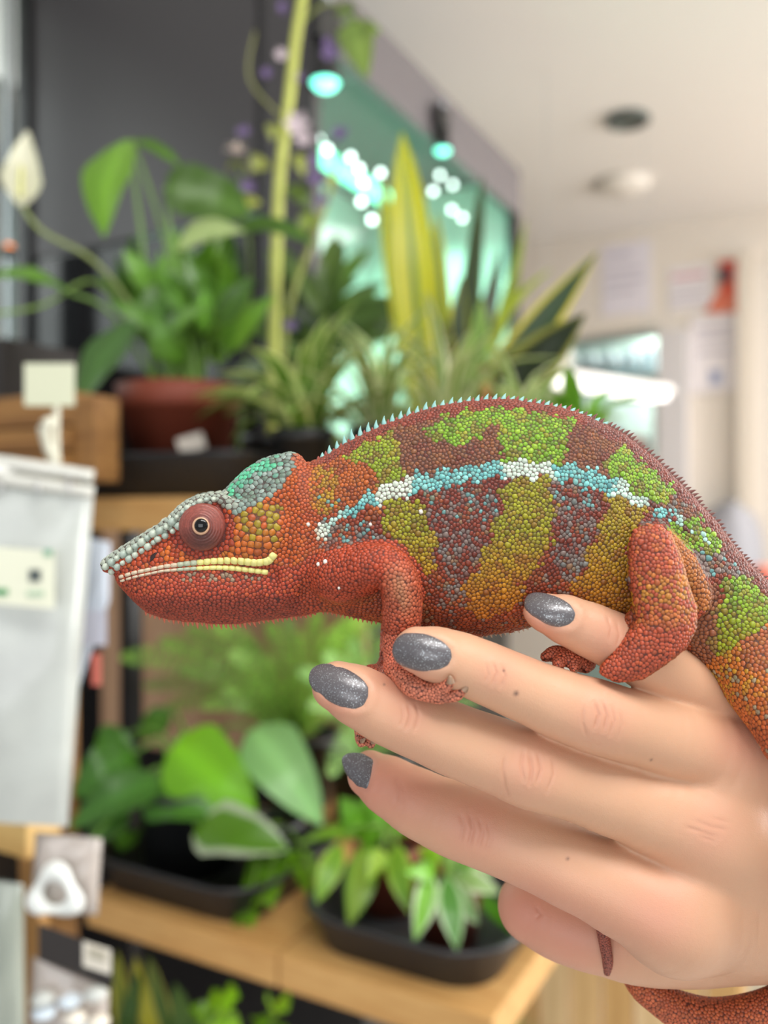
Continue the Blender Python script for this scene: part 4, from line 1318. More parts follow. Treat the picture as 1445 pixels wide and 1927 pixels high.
# clip lamps on the fascia
def clip_lamp(px, py, w, sc, label):
    k = (px - CX) / FPX
    q = line_pt(C0 + E1 * 0.035, E2, px)
    z = CAMZ - (py - CY) / FPX * q.y
    e = empty('clip_lamp', (q.x, q.y, z), label, 'lamp')
    e.rotation_euler = (0, 0, RZ)
    b = lathe('lamp_head', [(0.0001, 0.055), (0.010, 0.054), (0.014, 0.045), (0.015, 0.02), (0.019, 0.006), (0.019, 0.0), (0.016, 0.001)], M_black, e); b.scale = (sc, sc, sc)
    b = lathe('lens', [(0.0165, 0.002), (0.012, -0.004), (0.0001, -0.006)], mat('lamp_lens_mint', (170, 250, 230), 0.3, emit=(110, 246, 214), estr=2.6), e); b.scale = (sc, sc, sc)
    b = box('clip', (0, 0, 0.045 * sc), (0.016 * sc, 0.05 * sc, 0.05 * sc), M_black, e, 0, 0.004)
    b = box('clip_spring', (0, -0.012 * sc, 0.088 * sc), (0.022 * sc, 0.02 * sc, 0.012 * sc), mat('clip_steel', (196, 204, 216), 0.25, metallic=0.9), e, 0, 0.003)
clip_lamp(612, 158, 0, 1.25, 'black clip lamp with mint glow beside the purple flowers')
clip_lamp(833, 284, 0, 0.85, 'black clip lamp nearer the far end of the dark fascia')
# small clear bulbs of a light string inside
mbulb = mat('string_bulb', (255, 255, 255), 0.3, emit=(236, 255, 250), estr=6.0)
mcap = mat('bulb_cap', (40, 60, 52), 0.5)
for i, (px, py, s) in enumerate(((600, 262, -.05), (616, 282, -.05), (660, 296, -.07), (676, 318, -.06), (684, 344, -.06), (716, 326, -.07), (680, 380, -.05), (815, 360, -.06), (828, 330, -.08), (852, 348, -.07), (850, 395, -.06), (700, 414, -.06), (870, 410, -.05), (905, 420, -.05))):
    q = line_pt(C0 + E1 * s, E2, px)
    z = CAMZ - (py - CY) / FPX * q.y
    e = empty('string_light_bulb', (q.x, q.y, z), 'small round white bulb of the light string behind the enclosure glass', 'light bulb', 'string light bulbs in the enclosure')
    lathe('bulb', [(0.0001, -0.0055), (0.0040, -0.004), (0.0056, 0), (0.0044, 0.004), (0.002, 0.006)], mbulb, e, n=14)
    lathe('cap', [(0.0024, 0.0055), (0.0026, 0.011), (0.0001, 0.012)], mcap, e, n=10)

# ---- shelving
M_wood = mat('shelf_pine', (208, 164, 102), 0.6, noise=(16, (190, 142, 82)), stretch=(1, 9, 9), rotz=-RZ, bump=(120, 0.15, 0.001))
M_wood2 = mat('shelf_pine_dark', (150, 108, 60), 0.6, noise=(14, (120, 82, 42)), stretch=(1, 9, 9), rotz=-RZ)
def shelf(name, pxs, z, depth, th, label, m):
    a0 = shelf_pt(pxs[0], 0, 0)
    e = empty(name, (a0.x, a0.y, z - th), label, 'shelf')
    for i in range(len(pxs) - 1):
        a = shelf_pt(pxs[i], 0, 0) + E1 * 0.0012; b = shelf_pt(pxs[i + 1], 0, 0) - E1 * 0.0012
        nd = 3
        for j in range(nd):
            off = E2 * (depth / nd * j)
            box_between('board', a + off + E2 * 0.0006, b + off + E2 * 0.0006, depth / nd - 0.0012, z - th, z, m, e, 0.0025)
    return e
shelf('wooden_shelf', (140, 620, 1120), UPZ, 0.36, 0.032, 'upper pine shelf board under the peace lily', M_wood)
shelf('wooden_shelf', (160, 520, 930), LOZ, 0.40, 0.030, 'lower pine shelf with two trays of potted plants', M_wood)
bk = empty('shelf_back_panel', shelf_pt(200, 0.42, 0.3), 'pale wooden back panel behind the lower ferns', 'panel')
M_bk = mat('back_panel_ply', (206, 168, 136), 0.7, noise=(8, (190, 150, 118)), stretch=(9, 9, 1))
pa = shelf_pt(190, 0.42, 0); 
for i in range(6):
    box_between('plank', pa + E1 * (i * 0.085), pa + E1 * (i * 0.085 + 0.083), 0.012, 1.021, 1.378, M_bk, bk)
box_between('lower_board', pa, pa + E1 * 0.508, 0.012, 0.02, 1.018, M_black, bk)  # added black board, keeps the space under the lower shelf dark
def upright(px, w, z0, z1, wd, label):
    p = shelf_pt(px, w, 0)
    e = empty('shelf_upright', (p.x, p.y, z0), label, 'post')
    box('post', (0, 0, 0), (wd, wd, z1 - z0), M_black, e, RZ, 0.003)
    box('foot', (0, 0, -0.012), (wd * 1.8, wd * 1.8, 0.012), M_black, e, RZ, 0.003)
upright(247, 0.205, 0.012, 1.38, 0.021, 'black metal post at the left front of the plant shelves')
#upright(1118, 0.30, 0.012, 1.38, 0.021, 'black metal post at the far right end of the plant shelves')

# ---- trays
def tray(a, b, depth, z, hgt, w0, label, cor=0.03):
    A = shelf_pt(a, w0, 0); B = shelf_pt(b, w0, 0)
    L = (B - A).length; c = (A + B) / 2 + E2 * depth / 2
    e = empty('plant_tray', (c.x, c.y, z), label, 'tray', rz=RZ)
    def loop(dx, n=6):
        hx, hy, r = L / 2 + dx, depth / 2 + dx, max(cor + dx, 0.006)
        pts = []
        for (sx, sy, a0) in ((1, 1, 0), (-1, 1, 90), (-1, -1, 180), (1, -1, 270)):
            for k in range(n + 1):
                t = math.radians(a0 + 90 * k / n); pts.append((sx * (hx - r) + r * math.cos(t), sy * (hy - r) + r * math.sin(t)))
        return pts
    prof = [(-0.012, 0.0), (0.0, hgt * 0.92), (0.006, hgt), (0.004, hgt + 0.003), (-0.003, hgt), (-0.013, 0.004)]
    vs, fs = [], []
    for dx, zz in prof: vs += [(x, y, zz) for x, y in loop(dx)]
    n = len(loop(0))
    for i in range(len(prof) - 1):
        for k in range(n): fs.append((i * n + k, i * n + (k + 1) % n, (i + 1) * n + (k + 1) % n, (i + 1) * n + k))
    fs.append(tuple(range(n))[::-1]); fs.append(tuple((len(prof) - 1) * n + k for k in range(n)))
    mesh('tray_body', vs, fs, mat('tray_black', (44, 45, 48), 0.38), e)
    return e
tray(140, 440, 0.16, UPZ, 0.040, 0.012, 'black plastic tray on the upper shelf under the peace lily pot')
tray(150, 462, 0.175, LOZ, 0.034, 0.010, 'black plastic tray under the dark pot on the lower shelf', 0.045)
tray(545, 925, 0.21, LOZ, 0.034, 0.012, 'black plastic tray with two terracotta pots on the lower shelf', 0.05)
# ---------------------------------------------------------------- plants: every leaf its own piece
def leaf_material():
    m = bpy.data.materials.new('leaf'); m.use_nodes = True
    nt = m.node_tree; b = nt.nodes['Principled BSDF']
    a = nt.nodes.new('ShaderNodeVertexColor'); a.layer_name = 'Col'
    b.inputs['Roughness'].default_value = 0.34
    tl = nt.nodes.new('ShaderNodeBsdfTranslucent'); mx = nt.nodes.new('ShaderNodeMixShader'); mx.inputs[0].default_value = 0.28
    hs = nt.nodes.new('ShaderNodeHueSaturation'); hs.inputs['Value'].default_value = 1.35; hs.inputs['Hue'].default_value = 0.47
    nt.links.new(a.outputs['Color'], b.inputs['Base Color']); nt.links.new(a.outputs['Color'], hs.inputs['Color']); nt.links.new(hs.outputs['Color'], tl.inputs['Color'])
    out = nt.nodes['Material Output']
    nt.links.new(b.outputs[0], mx.inputs[1]); nt.links.new(tl.outputs[0], mx.inputs[2]); nt.links.new(mx.outputs[0], out.inputs['Surface'])
    return m
M_leaf = leaf_material()
SHAPES = {
    'lance': lambda s: (math.sin(math.pi * s ** 0.8)) ** 0.9,
    'heart': lambda s: min(1.0, (s * 5.5) ** 0.55) * (1 - s ** 2.2) ** 0.8,
    'strap': lambda s: min(1.0, (s * 4 + 0.45)) * (1 - s ** 4) ** 0.7,
    'sword': lambda s: min(1.0, 0.55 + s * 0.9) * (1 - s ** 3) ** 0.8,
    'spathe': lambda s: min(1.0, (s * 3.2) ** 0.7) * (1 - s ** 1.6) ** 0.9,
}
def leaf(parent, A, B, width, col, edge=None, bend=0.15, up=None, fold=0.18, shape='lance', twist=0.0, n=9, stripes=False, name='leaf', wave=0.0, facing=None):
    """blade from A to B (world); width full; bend = sag over length along 'up'; fold = V angle"""
    A = Vector(A); B = Vector(B)
    d = B - A; L = d.length
    up = Vector(up) if up is not None else Vector((0, 0, 1))
    dn = d.normalized()
    if facing is not None:
        nrm = Vector(facing) - dn * Vector(facing).dot(dn)
    else:
        nrm = up - dn * up.dot(dn)
    if nrm.length < 1e-3: nrm = dn.orthogonal()
    nrm.normalize()
    sd = dn.cross(nrm)
    if twist:
        R = Matrix.Rotation(twist, 3, dn); nrm = R @ nrm; sd = R @ sd
    offs = (-1, -0.78, -0.62, 0, 0.62, 0.78, 1) if (edge or stripes) else (-1, -0.5, 0, 0.5, 1)
    vs, cs, fs = [], [], []
    K = len(offs)
    c0 = np.array(col, float); c1 = np.array(edge if edge is not None else col, float)
    f = SHAPES[shape]
    jit = random.uniform(0.88, 1.12)
    pl = Vector(parent.location)
    for i in range(n + 1):
        s = i / n
        w = max(f(max(s, 0.02)) if s < 1 else 0.0, 0.03) * width / 2
        p = A + d * s + nrm * (bend * L * math.sin(math.pi * s)) 
        if wave: p = p + sd * math.sin(s * 5) * wave * L
        for j, o in enumerate(offs):
            q = p + sd * (o * w * math.cos(fold)) + nrm * (abs(o) * w * math.sin(fold)) + nrm * (0.06 * w * math.sin(s * 14 + o * 2))
            vs.append(q - pl)
            if stripes: c = c1 if j % 2 == 0 else c0
            else:
                c = c1 if abs(o) > 0.7 and edge is not None else c0
                if o == 0 and edge is None: c = c0 * 1.18
            cs.append(np.clip(c * jit, 0, 255))
    for i in range(n):
        for j in range(K - 1):
            fs.append((i * K + j, i * K + j + 1, (i + 1) * K + j + 1, (i + 1) * K + j))
    me = fast_mesh(name, np.array([v[:] for v in vs]), np.array(fs), M_leaf, linarr(np.array(cs)))
    return link(bpy.data.objects.new(name, me), parent)
def stalk(parent, pts, r0, r1, rgb, name='stalk', n=6):
    pl = Vector(parent.location)
    m = mat('stalk_%d_%d_%d' % rgb, rgb, 0.45)
    pts = [Vector(p) - pl for p in pts]
    return tube_mesh(name, pts, np.linspace(r0, r1, len(pts)), m, parent, n)
def pot(parent, c, rt, rb, h, m, rim=0.018, soil=True):
    pl = Vector(parent.location); loc = Vector(c) - pl
    lathe('pot', [(0.0001, 0), (rb, 0), (rt * 0.93, h - rim), (rt * 0.95, h - rim), (rt, h - rim + 0.002), (rt * 1.02, h), (rt * 0.94, h), (rt * 0.92, h - 0.014)], m, parent, loc)
    if soil:
        lathe('soil', [(rt * 0.925, h - 0.013), (rt * 0.5, h - 0.010), (0.0001, h - 0.009)], mat('soil', (48, 36, 28), 0.95, bump=(400, 0.6, 0.002)), parent, loc)
M_terra = mat('pot_terracotta_plastic', (122, 54, 34), 0.62)
M_pblack = mat('pot_black', (36, 38, 40), 0.4)
G1, G2, G3 = (70, 112, 34), (92, 140, 46), (48, 84, 30)
W = world_px

# ---- peace lily in the terracotta pot
pc = shelf_pt(338, 0.085, UPZ + 0.005)
lily = empty('peace_lily', pc, 'peace lily with glossy broad leaves and one white flower in a terracotta pot', 'potted plant')
pot(lily, pc, 0.064, 0.044, 0.112, M_terra, 0.026)
YL = pc.y
st = mesh('sticker', [(-.013, 0, -.008), (.013, 0, -.008), (.013, 0, .008), (-.013, 0, .008)], [(0, 1, 2, 3)], mat('sticker_white', (214, 204, 192), 0.6), lily, smooth=False)
sp_ = W(360, 834, YL - 0.062) - pc; st.location = sp_; st.rotation_euler = (math.radians(6), math.radians(-18), 0.18)
root_l = pc + Vector((0, 0, 0.105))
def lily_leaf(a, b, w, col, ya=0, yb=0, stem=True, **kw):
    A = W(a[0], a[1], YL + ya); B = W(b[0], b[1], YL + yb)
    leaf(lily, A, B, w * YL / FPX, col, **kw)
    if stem:
        r = root_l + Vector((random.uniform(-.025, .025), random.uniform(-.025, .025), 0))
        mid = r.lerp(A, 0.55) + Vector((0, 0, 0.025))
        stalk(lily, [r, mid, A], 0.0026, 0.0018, (104, 140, 58), 'leaf_stalk')
cam_dir = (0, -1, 0.1)
lily_leaf((240, 264), (196, 446), 108, (96, 140, 44), -.02, -.06, facing=(-.35, -1, .25), bend=0.10, shape='lance')
lily_leaf((248, 264), (345, 318), 44, (74, 118, 24), .01, .02, facing=(.2, -.8, .8), bend=0.08)
lily_leaf((312, 352), (470, 400), 104, (66, 104, 20), -.01, .02, facing=(-.1, -1, .15), bend=0.08, shape='strap')
lily_leaf((420, 440), (604, 470), 70, (52, 86, 16), .02, .03, facing=(0, -.7, .7), bend=0.16)
lily_leaf((132, 552), (-30, 522), 58, (82, 122, 44), -.05, -.10, facing=(0, -.8, .8), bend=0.12)
lily_leaf((252, 604), (146, 768), 86, (64, 98, 48), -.05, -.10, facing=(-.3, -1, .5), bend=0.05)
lily_leaf((330, 470), (462, 436), 70, (150, 170, 112), -.04, -.05, facing=(0, -.9, .6), bend=0.14)
lily_leaf((300, 560), (232, 470), 50, (92, 136, 48), .0, -.02, facing=(.2, -1, .2), bend=0.06)
lily_leaf((345, 640), (330, 430), 62, (104, 148, 54), -.02, -.04, facing=(.1, -1, .1), bend=0.06)
lily_leaf((380, 600), (400, 440), 60, (84, 130, 40), .0, -.01, facing=(-.2, -1, .1), bend=0.05)
lily_leaf((300, 680), (262, 520), 60, (76, 118, 36), .0, .01, facing=(.2, -1, .1))
lily_leaf((420, 640), (470, 520), 50, (78, 120, 42), .02, .03, facing=(-.3, -1, .2))
for i in range(34):
    a = (random.uniform(270, 440), random.uniform(560, 690)); ang = random.uniform(-1.0, 0.9)
    L = random.uniform(110, 190)
    b = (a[0] + L * math.sin(ang), a[1] - L * math.cos(ang) * 0.85)
    g = random.choice((G1, G2, (100, 150, 52), (62, 100, 32)))
    lily_leaf(a, b, random.uniform(36, 62), g, random.uniform(-.05, .06), random.uniform(-.08, .09), facing=(random.uniform(-.6, .6), -1, random.uniform(-.1, .5)), bend=random.uniform(.03, .15))
stalk(lily, [W(-20, 592, YL - .1), W(80, 575, YL - .07), W(180, 530, YL - .03), W(260, 640, YL)], 0.0018, 0.002, (110, 140, 60), 'leaf_stalk')
# flower
leaf(lily, W(40, 388, YL - .08), W(52, 246, YL - .09), 84 * YL / FPX, (244, 242, 214), edge=(236, 236, 204), shape='spathe', facing=(.25, -1, .1), fold=0.35, bend=0.05, name='flower_spathe')
stalk(lily, [W(38, 372, YL - .092), W(38, 340, YL - .094), W(40, 312, YL - .094)], 0.003, 0.002, (206, 206, 132), 'flower_spadix')
stalk(lily, [W(40, 386, YL - .08), W(80, 436, YL - .07), W(180, 494, YL - .05), W(262, 600, YL - .02), root_l], 0.0019, 0.0024, (136, 150, 90), 'flower_stalk')

# ---- striped spider plants along the upper shelf
def spider(px, py, w, L, n, label, pr=0.031, cols=((82, 126, 44), (196, 206, 150)), squash=1.0, upbias=0.35, wd=0.0115, blackpot=True, stakes=True):
    c = shelf_pt(px, w, 0); z = CAMZ - (py - CY) / FPX * c.y
    base = Vector((c.x, c.y, UPZ))
    e = empty('spider_plant', base, label, 'potted plant', 'striped spider plants on the upper shelf')
    hp = max(0.05, z - UPZ - 0.005)
    pot(e, base, pr, pr * 0.75, hp, M_pblack if blackpot else M_terra, 0.012)
    r = base + Vector((0, 0, hp - 0.008))
    for i in range(n):
        a = 2 * math.pi * (i / n) + random.uniform(-.25, .25)
        el = random.uniform(-0.1, 1.25)
        l = L * random.uniform(0.7, 1.15)
        h = Vector((math.cos(a), math.sin(a), 0))
        A = r + h * 0.012
        B = A + h * l * math.cos(el) * 0.85 + Vector((0, 0, l * (math.sin(el) * 0.95 + 0.04)))
        leaf(e, A, B, wd * random.uniform(.8, 1.25), cols[0], edge=cols[1], shape='strap', bend=random.uniform(.12, .3), fold=0.35, n=8)
    return e
spider(570, 800, 0.10, 0.125, 30, 'striped spider plant nearest the terracotta pot, wide drooping leaves', wd=0.020, cols=((96, 136, 50), (206, 220, 150)))
spider(715, 795, 0.14, 0.135, 34, 'striped spider plant in the middle of the row, right above the crest', cols=((112, 148, 66), (236, 240, 196)))
spider(835, 800, 0.13, 0.13, 34, 'pale striped spider plant below the snake plant', cols=((124, 156, 78), (240, 242, 200)))
spider(980, 800, 0.12, 0.085, 26, 'pale striped spider plant right of the snake plant', cols=((124, 164, 70), (240, 244, 204)))
spider(1085, 810, 0.10, 0.07, 18, 'small green spider plant at the right end of the upper shelf', pr=0.024, wd=0.016, cols=((84, 146, 40), (120, 168, 70)))
for (px, py0, py1) in ((915, 690, 790),):
    p = W(px, py1, .80); q = W(px - 2, py0, .80)
    o = tube_mesh('plant_stake', [q, p.lerp(q, .5), Vector((p.x, p.y, UPZ))], [0.005, 0.005, 0.005], mat('stake_wood', (190, 140, 84), 0.6))
    tag(o, 'short wooden stake standing among the spider plants', 'stake')

# ---- snake plant
YS = 0.95
sb = shelf_pt(850, 0.26, UPZ); YS = sb.y
snake = empty('snake_plant', sb, 'snake plant with upright dark sword leaves edged in yellow', 'potted plant')
pot(snake, sb, 0.06, 0.048, 0.085, M_pblack, 0.014)
DKG, YEL = (38, 60, 22), (178, 176, 50)
def sl(a, b, w, y0=0, y1=0, col=DKG, edge=YEL, fc=(0, -1, .1), **kw):
    leaf(snake, W(*a, YS + y0), W(*b, YS + y1), w * YS / FPX, col, edge=edge, shape=kw.pop('shape', 'sword'), facing=fc, fold=0.25, n=10, **kw)
sl((800, 790), (756, 250), 104, .03, .05, (96, 120, 14), (196, 190, 30), stripes=True, bend=.02, wave=0.0)
sl((790, 790), (716, 330), 60, .06, .09, (120, 140, 24), (200, 196, 60), stripes=True, bend=.02)
sl((828, 790), (820, 400), 60, .05, .05, (90, 112, 20), (190, 186, 50), bend=.02)
sl((862, 800), (908, 330), 44, -.02, -.03, (36, 52, 20), (70, 84, 30), bend=-.03)
sl((890, 770), (1124, 474), 62, -.10, -.14, (34, 58, 26), (190, 184, 70), fc=(-.1, -1, .1), bend=-.03, shape='lance')
sl((915, 770), (1102, 590), 82, -.12, -.17, (26, 38, 18), (120, 124, 56), fc=(-.1, -1, .1), bend=-.02, shape='lance')
sl((870, 790), (1040, 504), 30, .03, .06, (120, 140, 34), (170, 180, 60), fc=(0, -.6, 1), bend=.16)
sl((840, 790), (990, 412), 36, .05, .08, (110, 130, 40), (150, 166, 54), fc=(0, -.6, 1), bend=-.16)
sl((872, 790), (942, 470), 40, -.03, -.02, (30, 46, 18), (60, 80, 26), bend=.05)
sl((850, 800), (868, 520), 48, -.04, -.04, (34, 52, 20), (120, 130, 36), bend=.03)
sl((835, 800), (842, 600), 40, -.06, -.06, (40, 60, 20), (170, 164, 44), bend=.02)
sl((895, 790), (905, 560), 46, -.07, -.08, (110, 150, 60), (150, 190, 90), bend=.05)
# ---- dark leafy plant behind the spider plants
db = shelf_pt(600, 0.31, UPZ); YD = db.y
dr = empty('dracaena', db, 'dark green leafy dracaena behind the lily and the spider plants', 'potted plant')
pot(dr, db, 0.042, 0.034, 0.08, M_pblack, 0.014)
stalk(dr, [db + Vector((0, 0, .07)), W(600, 700, YD), W(605, 590, YD)], 0.008, 0.006, (96, 100, 50), 'cane')
for i in range(26):
    a = random.uniform(-1.5, 1.5); L = random.uniform(120, 230)
    x0, y0 = 605 + random.uniform(-10, 10), random.uniform(580, 700)
    b = (x0 + L * math.sin(a), y0 - L * math.cos(a) * 0.9 + 20)
    leaf(dr, W(x0, y0, YD + random.uniform(-.02, .02)), W(*b, YD + random.uniform(-.08, .08)), random.uniform(30, 56) * YD / FPX, random.choice(((58, 84, 34), (48, 72, 30), (70, 100, 42), (84, 110, 50))), shape='strap', bend=random.uniform(.02, .2), facing=(random.uniform(-.5, .5), -1, .3))
# ---- tall cane with purple flowers
vb = shelf_pt(512, 0.215, UPZ); YV = vb.y
vine = empty('flowering_cane', vb, 'tall yellow-green cane with small purple flowers rising past the dark enclosure', 'potted plant')
pot(vine, vb, 0.036, 0.029, 0.075, M_pblack, 0.012)
stalk(vine, [vb + Vector((0, 0, .07)), W(516, 620, YV), W(520, 480, YV), W(527, 330, YV), W(545, 180, YV), W(556, 80, YV), W(572, -20, YV), W(580, -90, YV)], 0.0068, 0.0056, (186, 192, 92), 'cane', 10)
stalk(vine, [vb + Vector((.01, 0, .07)), W(540, 600, YV + .02), W(600, 420, YV + .03), W(640, 300, YV + .03)], 0.004, 0.003, (142, 150, 70), 'cane', 8)
stalk(vine, [W(560, 50, YV), W(610, 8, YV), W(660, 20, YV), W(680, 60, YV)], 0.0018, 0.0015, (120, 130, 60), 'side_stem')
stalk(vine, [W(540, 230, YV), W(470, 150, YV), W(480, 60, YV)], 0.0016, 0.001, (150, 152, 84), 'side_stem')
leaf(vine, W(664, 40, YV), W(690, 148, YV - .03), 74 * YV / FPX, (116, 142, 66), facing=(-.2, -1, .2), shape='heart', bend=.06)
leaf(vine, W(672, 70, YV), W(716, 58, YV - .02), 46 * YV / FPX, (106, 134, 58), facing=(-.2, -1, .2), shape='heart', bend=.06)
leaf(vine, W(640, 10, YV), W(668, 50, YV), 40 * YV / FPX, (96, 116, 60), facing=(-.2, -1, .2), shape='heart')
for (x, y, k) in ((520, 235, 50), (500, 300, 60), (560, 290, 46), (540, 350, 60), (590, 400, 50), (490, 380, 54), (620, 330, 44)):
    leaf(vine, W(x, y, YV + .01), W(x + random.uniform(-50, 50), y + random.uniform(10, 50), YV), k * YV / FPX * .7, random.choice(((120, 140, 56), (84, 108, 40), (150, 158, 76))), facing=(random.uniform(-.4, .4), -1, .3), shape='lance')
M_pur = mat('petal_purple', (116, 96, 140), 0.6); M_pale = mat('petal_pale', (206, 190, 196), 0.6)
def floret(parent, c, r, m, n=6):
    """little open flower: a ring of cupped petals"""
    pl = Vector(parent.location)
    vs, fs = [], []
    for k in range(n):
        a = 2 * math.pi * k / n
        d = Vector((math.cos(a), -0.25, math.sin(a))).normalized(); s = Vector((-math.sin(a), 0, math.cos(a)))
        i0 = len(vs)
        vs += [c - pl, c - pl + d * r * .55 + s * r * .34, c - pl + d * r + Vector((0, -r * .3, 0)), c - pl + d * r * .55 - s * r * .34]
        fs.append((i0, i0 + 1, i0 + 2, i0 + 3))
    return mesh('flower', vs, fs, m, parent)
for (x, y, r) in ((622, 100, 26), (610, 84, 16), (508, 132, 18), (560, 146, 16), (598, 342, 24), (586, 306, 20), (470, 350, 22), (640, 250, 20), (604, 372, 18), (460, 250, 16), (530, 16, 16), (545, 612, 20)):
    for j in range(3):
        floret(vine, W(x + random.uniform(-8, 8), y + random.uniform(-8, 8), YV - .01 + random.uniform(-.01, .01)), r * .6 * YV / FPX, M_pur)
for (x, y, r) in ((560, 236, 26), (572, 262, 18), (530, 104, 14)):
    floret(vine, W(x, y, YV - .01), r * YV / FPX, M_pale)
# small fluffy white flower head
fb = shelf_pt(440, 0.27, UPZ); YF = fb.y
wf2 = empty('white_flower', fb, 'single fluffy white flower head on a thin stem above the lily leaves', 'flower')
stalk(wf2, [fb, W(470, 560, YF), W(462, 400, YF), W(448, 306, YF)], 0.002, 0.0016, (96, 120, 50), 'stem')
for k in range(14):
    a = 2 * math.pi * k / 14
    c = W(444, 290, YF)
    leaf(wf2, c, c + Vector((math.cos(a) * .016, -.006 * (k % 2), abs(math.sin(a)) * .013 + .002)), .007, (226, 214, 206), shape='lance', n=4, name='petal')
leaf(wf2, W(448, 306, YF), W(470, 330, YF), .02, (120, 130, 40), n=4); leaf(wf2, W(448, 306, YF), W(428, 322, YF), .018, (110, 124, 44), n=4)

# ---- lower shelf: ferns, philodendron, small pots
def fern(root, base, tips, L0, label, name='fern', col=(150, 206, 92), hpot=0.09):
    e = empty(name, base, label, 'potted plant')
    pot(e, base, 0.055, 0.045, hpot, M_pblack, 0.012)
    r = base + Vector((0, 0, hpot - .01))
    for T_ in tips:
        T_ = Vector(T_)
        mid = r.lerp(T_, 0.55) + Vector((0, 0, (T_ - r).length * 0.16))
        q, _ = catmull(np.array([r[:], mid[:], T_[:]]), np.array([1., 1, 1]), 8)
        vs, cs, fs = [], [], []
        pl = Vector(e.location)
        g = np.array(col, float) * random.uniform(.85, 1.2)
        n = len(q)
        L = (T_ - r).length
        for i in range(3, 34):
            s = i / 34; fi = s * (n - 1); i0 = int(fi); fr = fi - i0
            p = Vector(q[i0]) * (1 - fr) + Vector(q[min(i0 + 1, n - 1)]) * fr
            d = (Vector(q[min(i0 + 1, n - 1)]) - Vector(q[max(i0 - 0, 0)]))
            if d.length < 1e-6: d = Vector(q[-1]) - Vector(q[-2])
            d.normalize()
            sd = d.cross(Vector((random.uniform(-.1, .1), -1, .35))).normalized()
            w = 0.12 * L * (math.sin(math.pi * min(1, s * 0.92 + .06)) ** .8) * .75
            for sg in (-1, 1):
                b0 = len(vs)
                tip = p + sd * sg * w + d * w * .35 + Vector((0, 0, -w * .15))
                hw = 0.0085 * L
                vs += [p - pl - d * hw * .5, p.lerp(tip, .5) - pl - d * hw, tip - pl, p.lerp(tip, .5) - pl + d * hw, p - pl + d * hw * .6]
                fs += [(b0, b0 + 1, b0 + 3, b0 + 4), (b0 + 1, b0 + 2, b0 + 2, b0 + 3)]
                cs += [np.clip(g * random.uniform(.85, 1.15), 0, 255)] * 5
        fs2 = [f for f in fs]
        me = bpy.data.meshes.new('frond')
        me.from_pydata([v[:] for v in vs], [], [tuple(dict.fromkeys(f)) for f in fs2])
        at = me.color_attributes.new('Col', 'FLOAT_COLOR', 'POINT')
        c4 = np.ones((len(vs), 4), np.float32); c4[:, :3] = linarr(np.array(cs)); at.data.foreach_set('color', c4.ravel())
        me.materials.append(M_leaf); me.update()
        fo = link(bpy.data.objects.new('frond', me), e)
        stalk(fo if False else e, [r, mid, T_], 0.0014, 0.0006, (112, 140, 60), 'frond_stem', 5)
    return e
c = shelf_pt(560, 0.33, LOZ); YFN = c.y - 0.06
tips = [W(x, y, YFN + dy) for (x, y, dy) in ((225, 1235, .0), (300, 1205, .02), (335, 1260, -.05), (400, 1165, .02), (430, 1230, -.05), (470, 1290, -.08), (505, 1170, .03), (560, 1190, -.04), (600, 1150, .04), (640, 1180, 0), (690, 1150, .03), (700, 1240, -.03), (540, 1280, -.08), (740, 1200, .02), (380, 1330, -.06), (620, 1290, -.09), (660, 1340, -.1), (760, 1300, 0), (270, 1290, .02), (350, 1180, .05), (455, 1200, .05), (540, 1160, .06), (665, 1160, .05), (310, 1330, -.03), (580, 1240, -.1), (500, 1240, -.1), (720, 1160, .06), (420, 1300, -.1))]
fern('f', c, tips, .2, 'bright feathery fern spreading behind the philodendron on the lower shelf')
c = shelf_pt(700, 0.31, LOZ); Y2 = c.y - 0.06
tips = [W(x, y, Y2 + dy) for (x, y, dy) in ((560, 1260, 0), (610, 1230, -.04), (690, 1300, -.06), (740, 1330, 0), (790, 1250, .03), (830, 1350, 0), (640, 1400, -.1), (700, 1450, -.1), (900, 1320, .03), (960, 1250, .05), (580, 1330, -.08), (660, 1200, .04), (620, 1460, -.12), (730, 1200, .05), (800, 1420, -.03), (860, 1260, .05), (770, 1400, -.08))]
fern('f', c, tips, .2, 'pale green fern right of the feathery fern, behind the fingertips', col=(158, 210, 124))
# philodendron in the black pot
c = shelf_pt(358, 0.10, LOZ + 0.005); YP = c.y
ph = empty('philodendron', c, 'philodendron with big glossy heart-shaped leaves in a black pot', 'potted plant')
pot(ph, c, 0.060, 0.046, 0.088, M_pblack, 0.014)
rp = c + Vector((0, 0, .082))
def ph_leaf(a, b, w, col, ya=0, yb=0, fc=(0, -1, .4), **kw):
    A = W(*a, YP + ya); B = W(*b, YP + yb)
    leaf(ph, A, B, w * YP / FPX, col, facing=fc, shape=kw.pop('shape', 'heart'), **kw)
    stalk(ph, [rp + Vector((random.uniform(-.02, .02), 0, 0)), rp.lerp(A, .5) + Vector((0, 0, .03)), A], 0.0024, 0.0018, (96, 140, 50), 'leaf_stalk')
ph_leaf((330, 1400), (482, 1528), 150, (106, 168, 30), -.02, -.05, (-.2, -1, .5), bend=.08)
ph_leaf((478, 1372), (606, 1552), 124, (122, 172, 106), .0, -.05, (.2, -1, .45), bend=.08)
ph_leaf((250, 1420), (140, 1500), 110, (56, 104, 30), -.02, -.06, (.1, -1, .5), bend=.1)
ph_leaf((300, 1470), (130, 1560), 84, (70, 120, 48), -.04, -.08, (.1, -.8, .8), bend=.12)
ph_leaf((270, 1520), (420, 1540), 76, (72, 126, 44), -.05, -.06, (0, -.7, .9), bend=.14)
ph_leaf((240, 1380), (180, 1440), 90, (64, 116, 28), .03, .02, (.2, -1, .4), bend=.08)
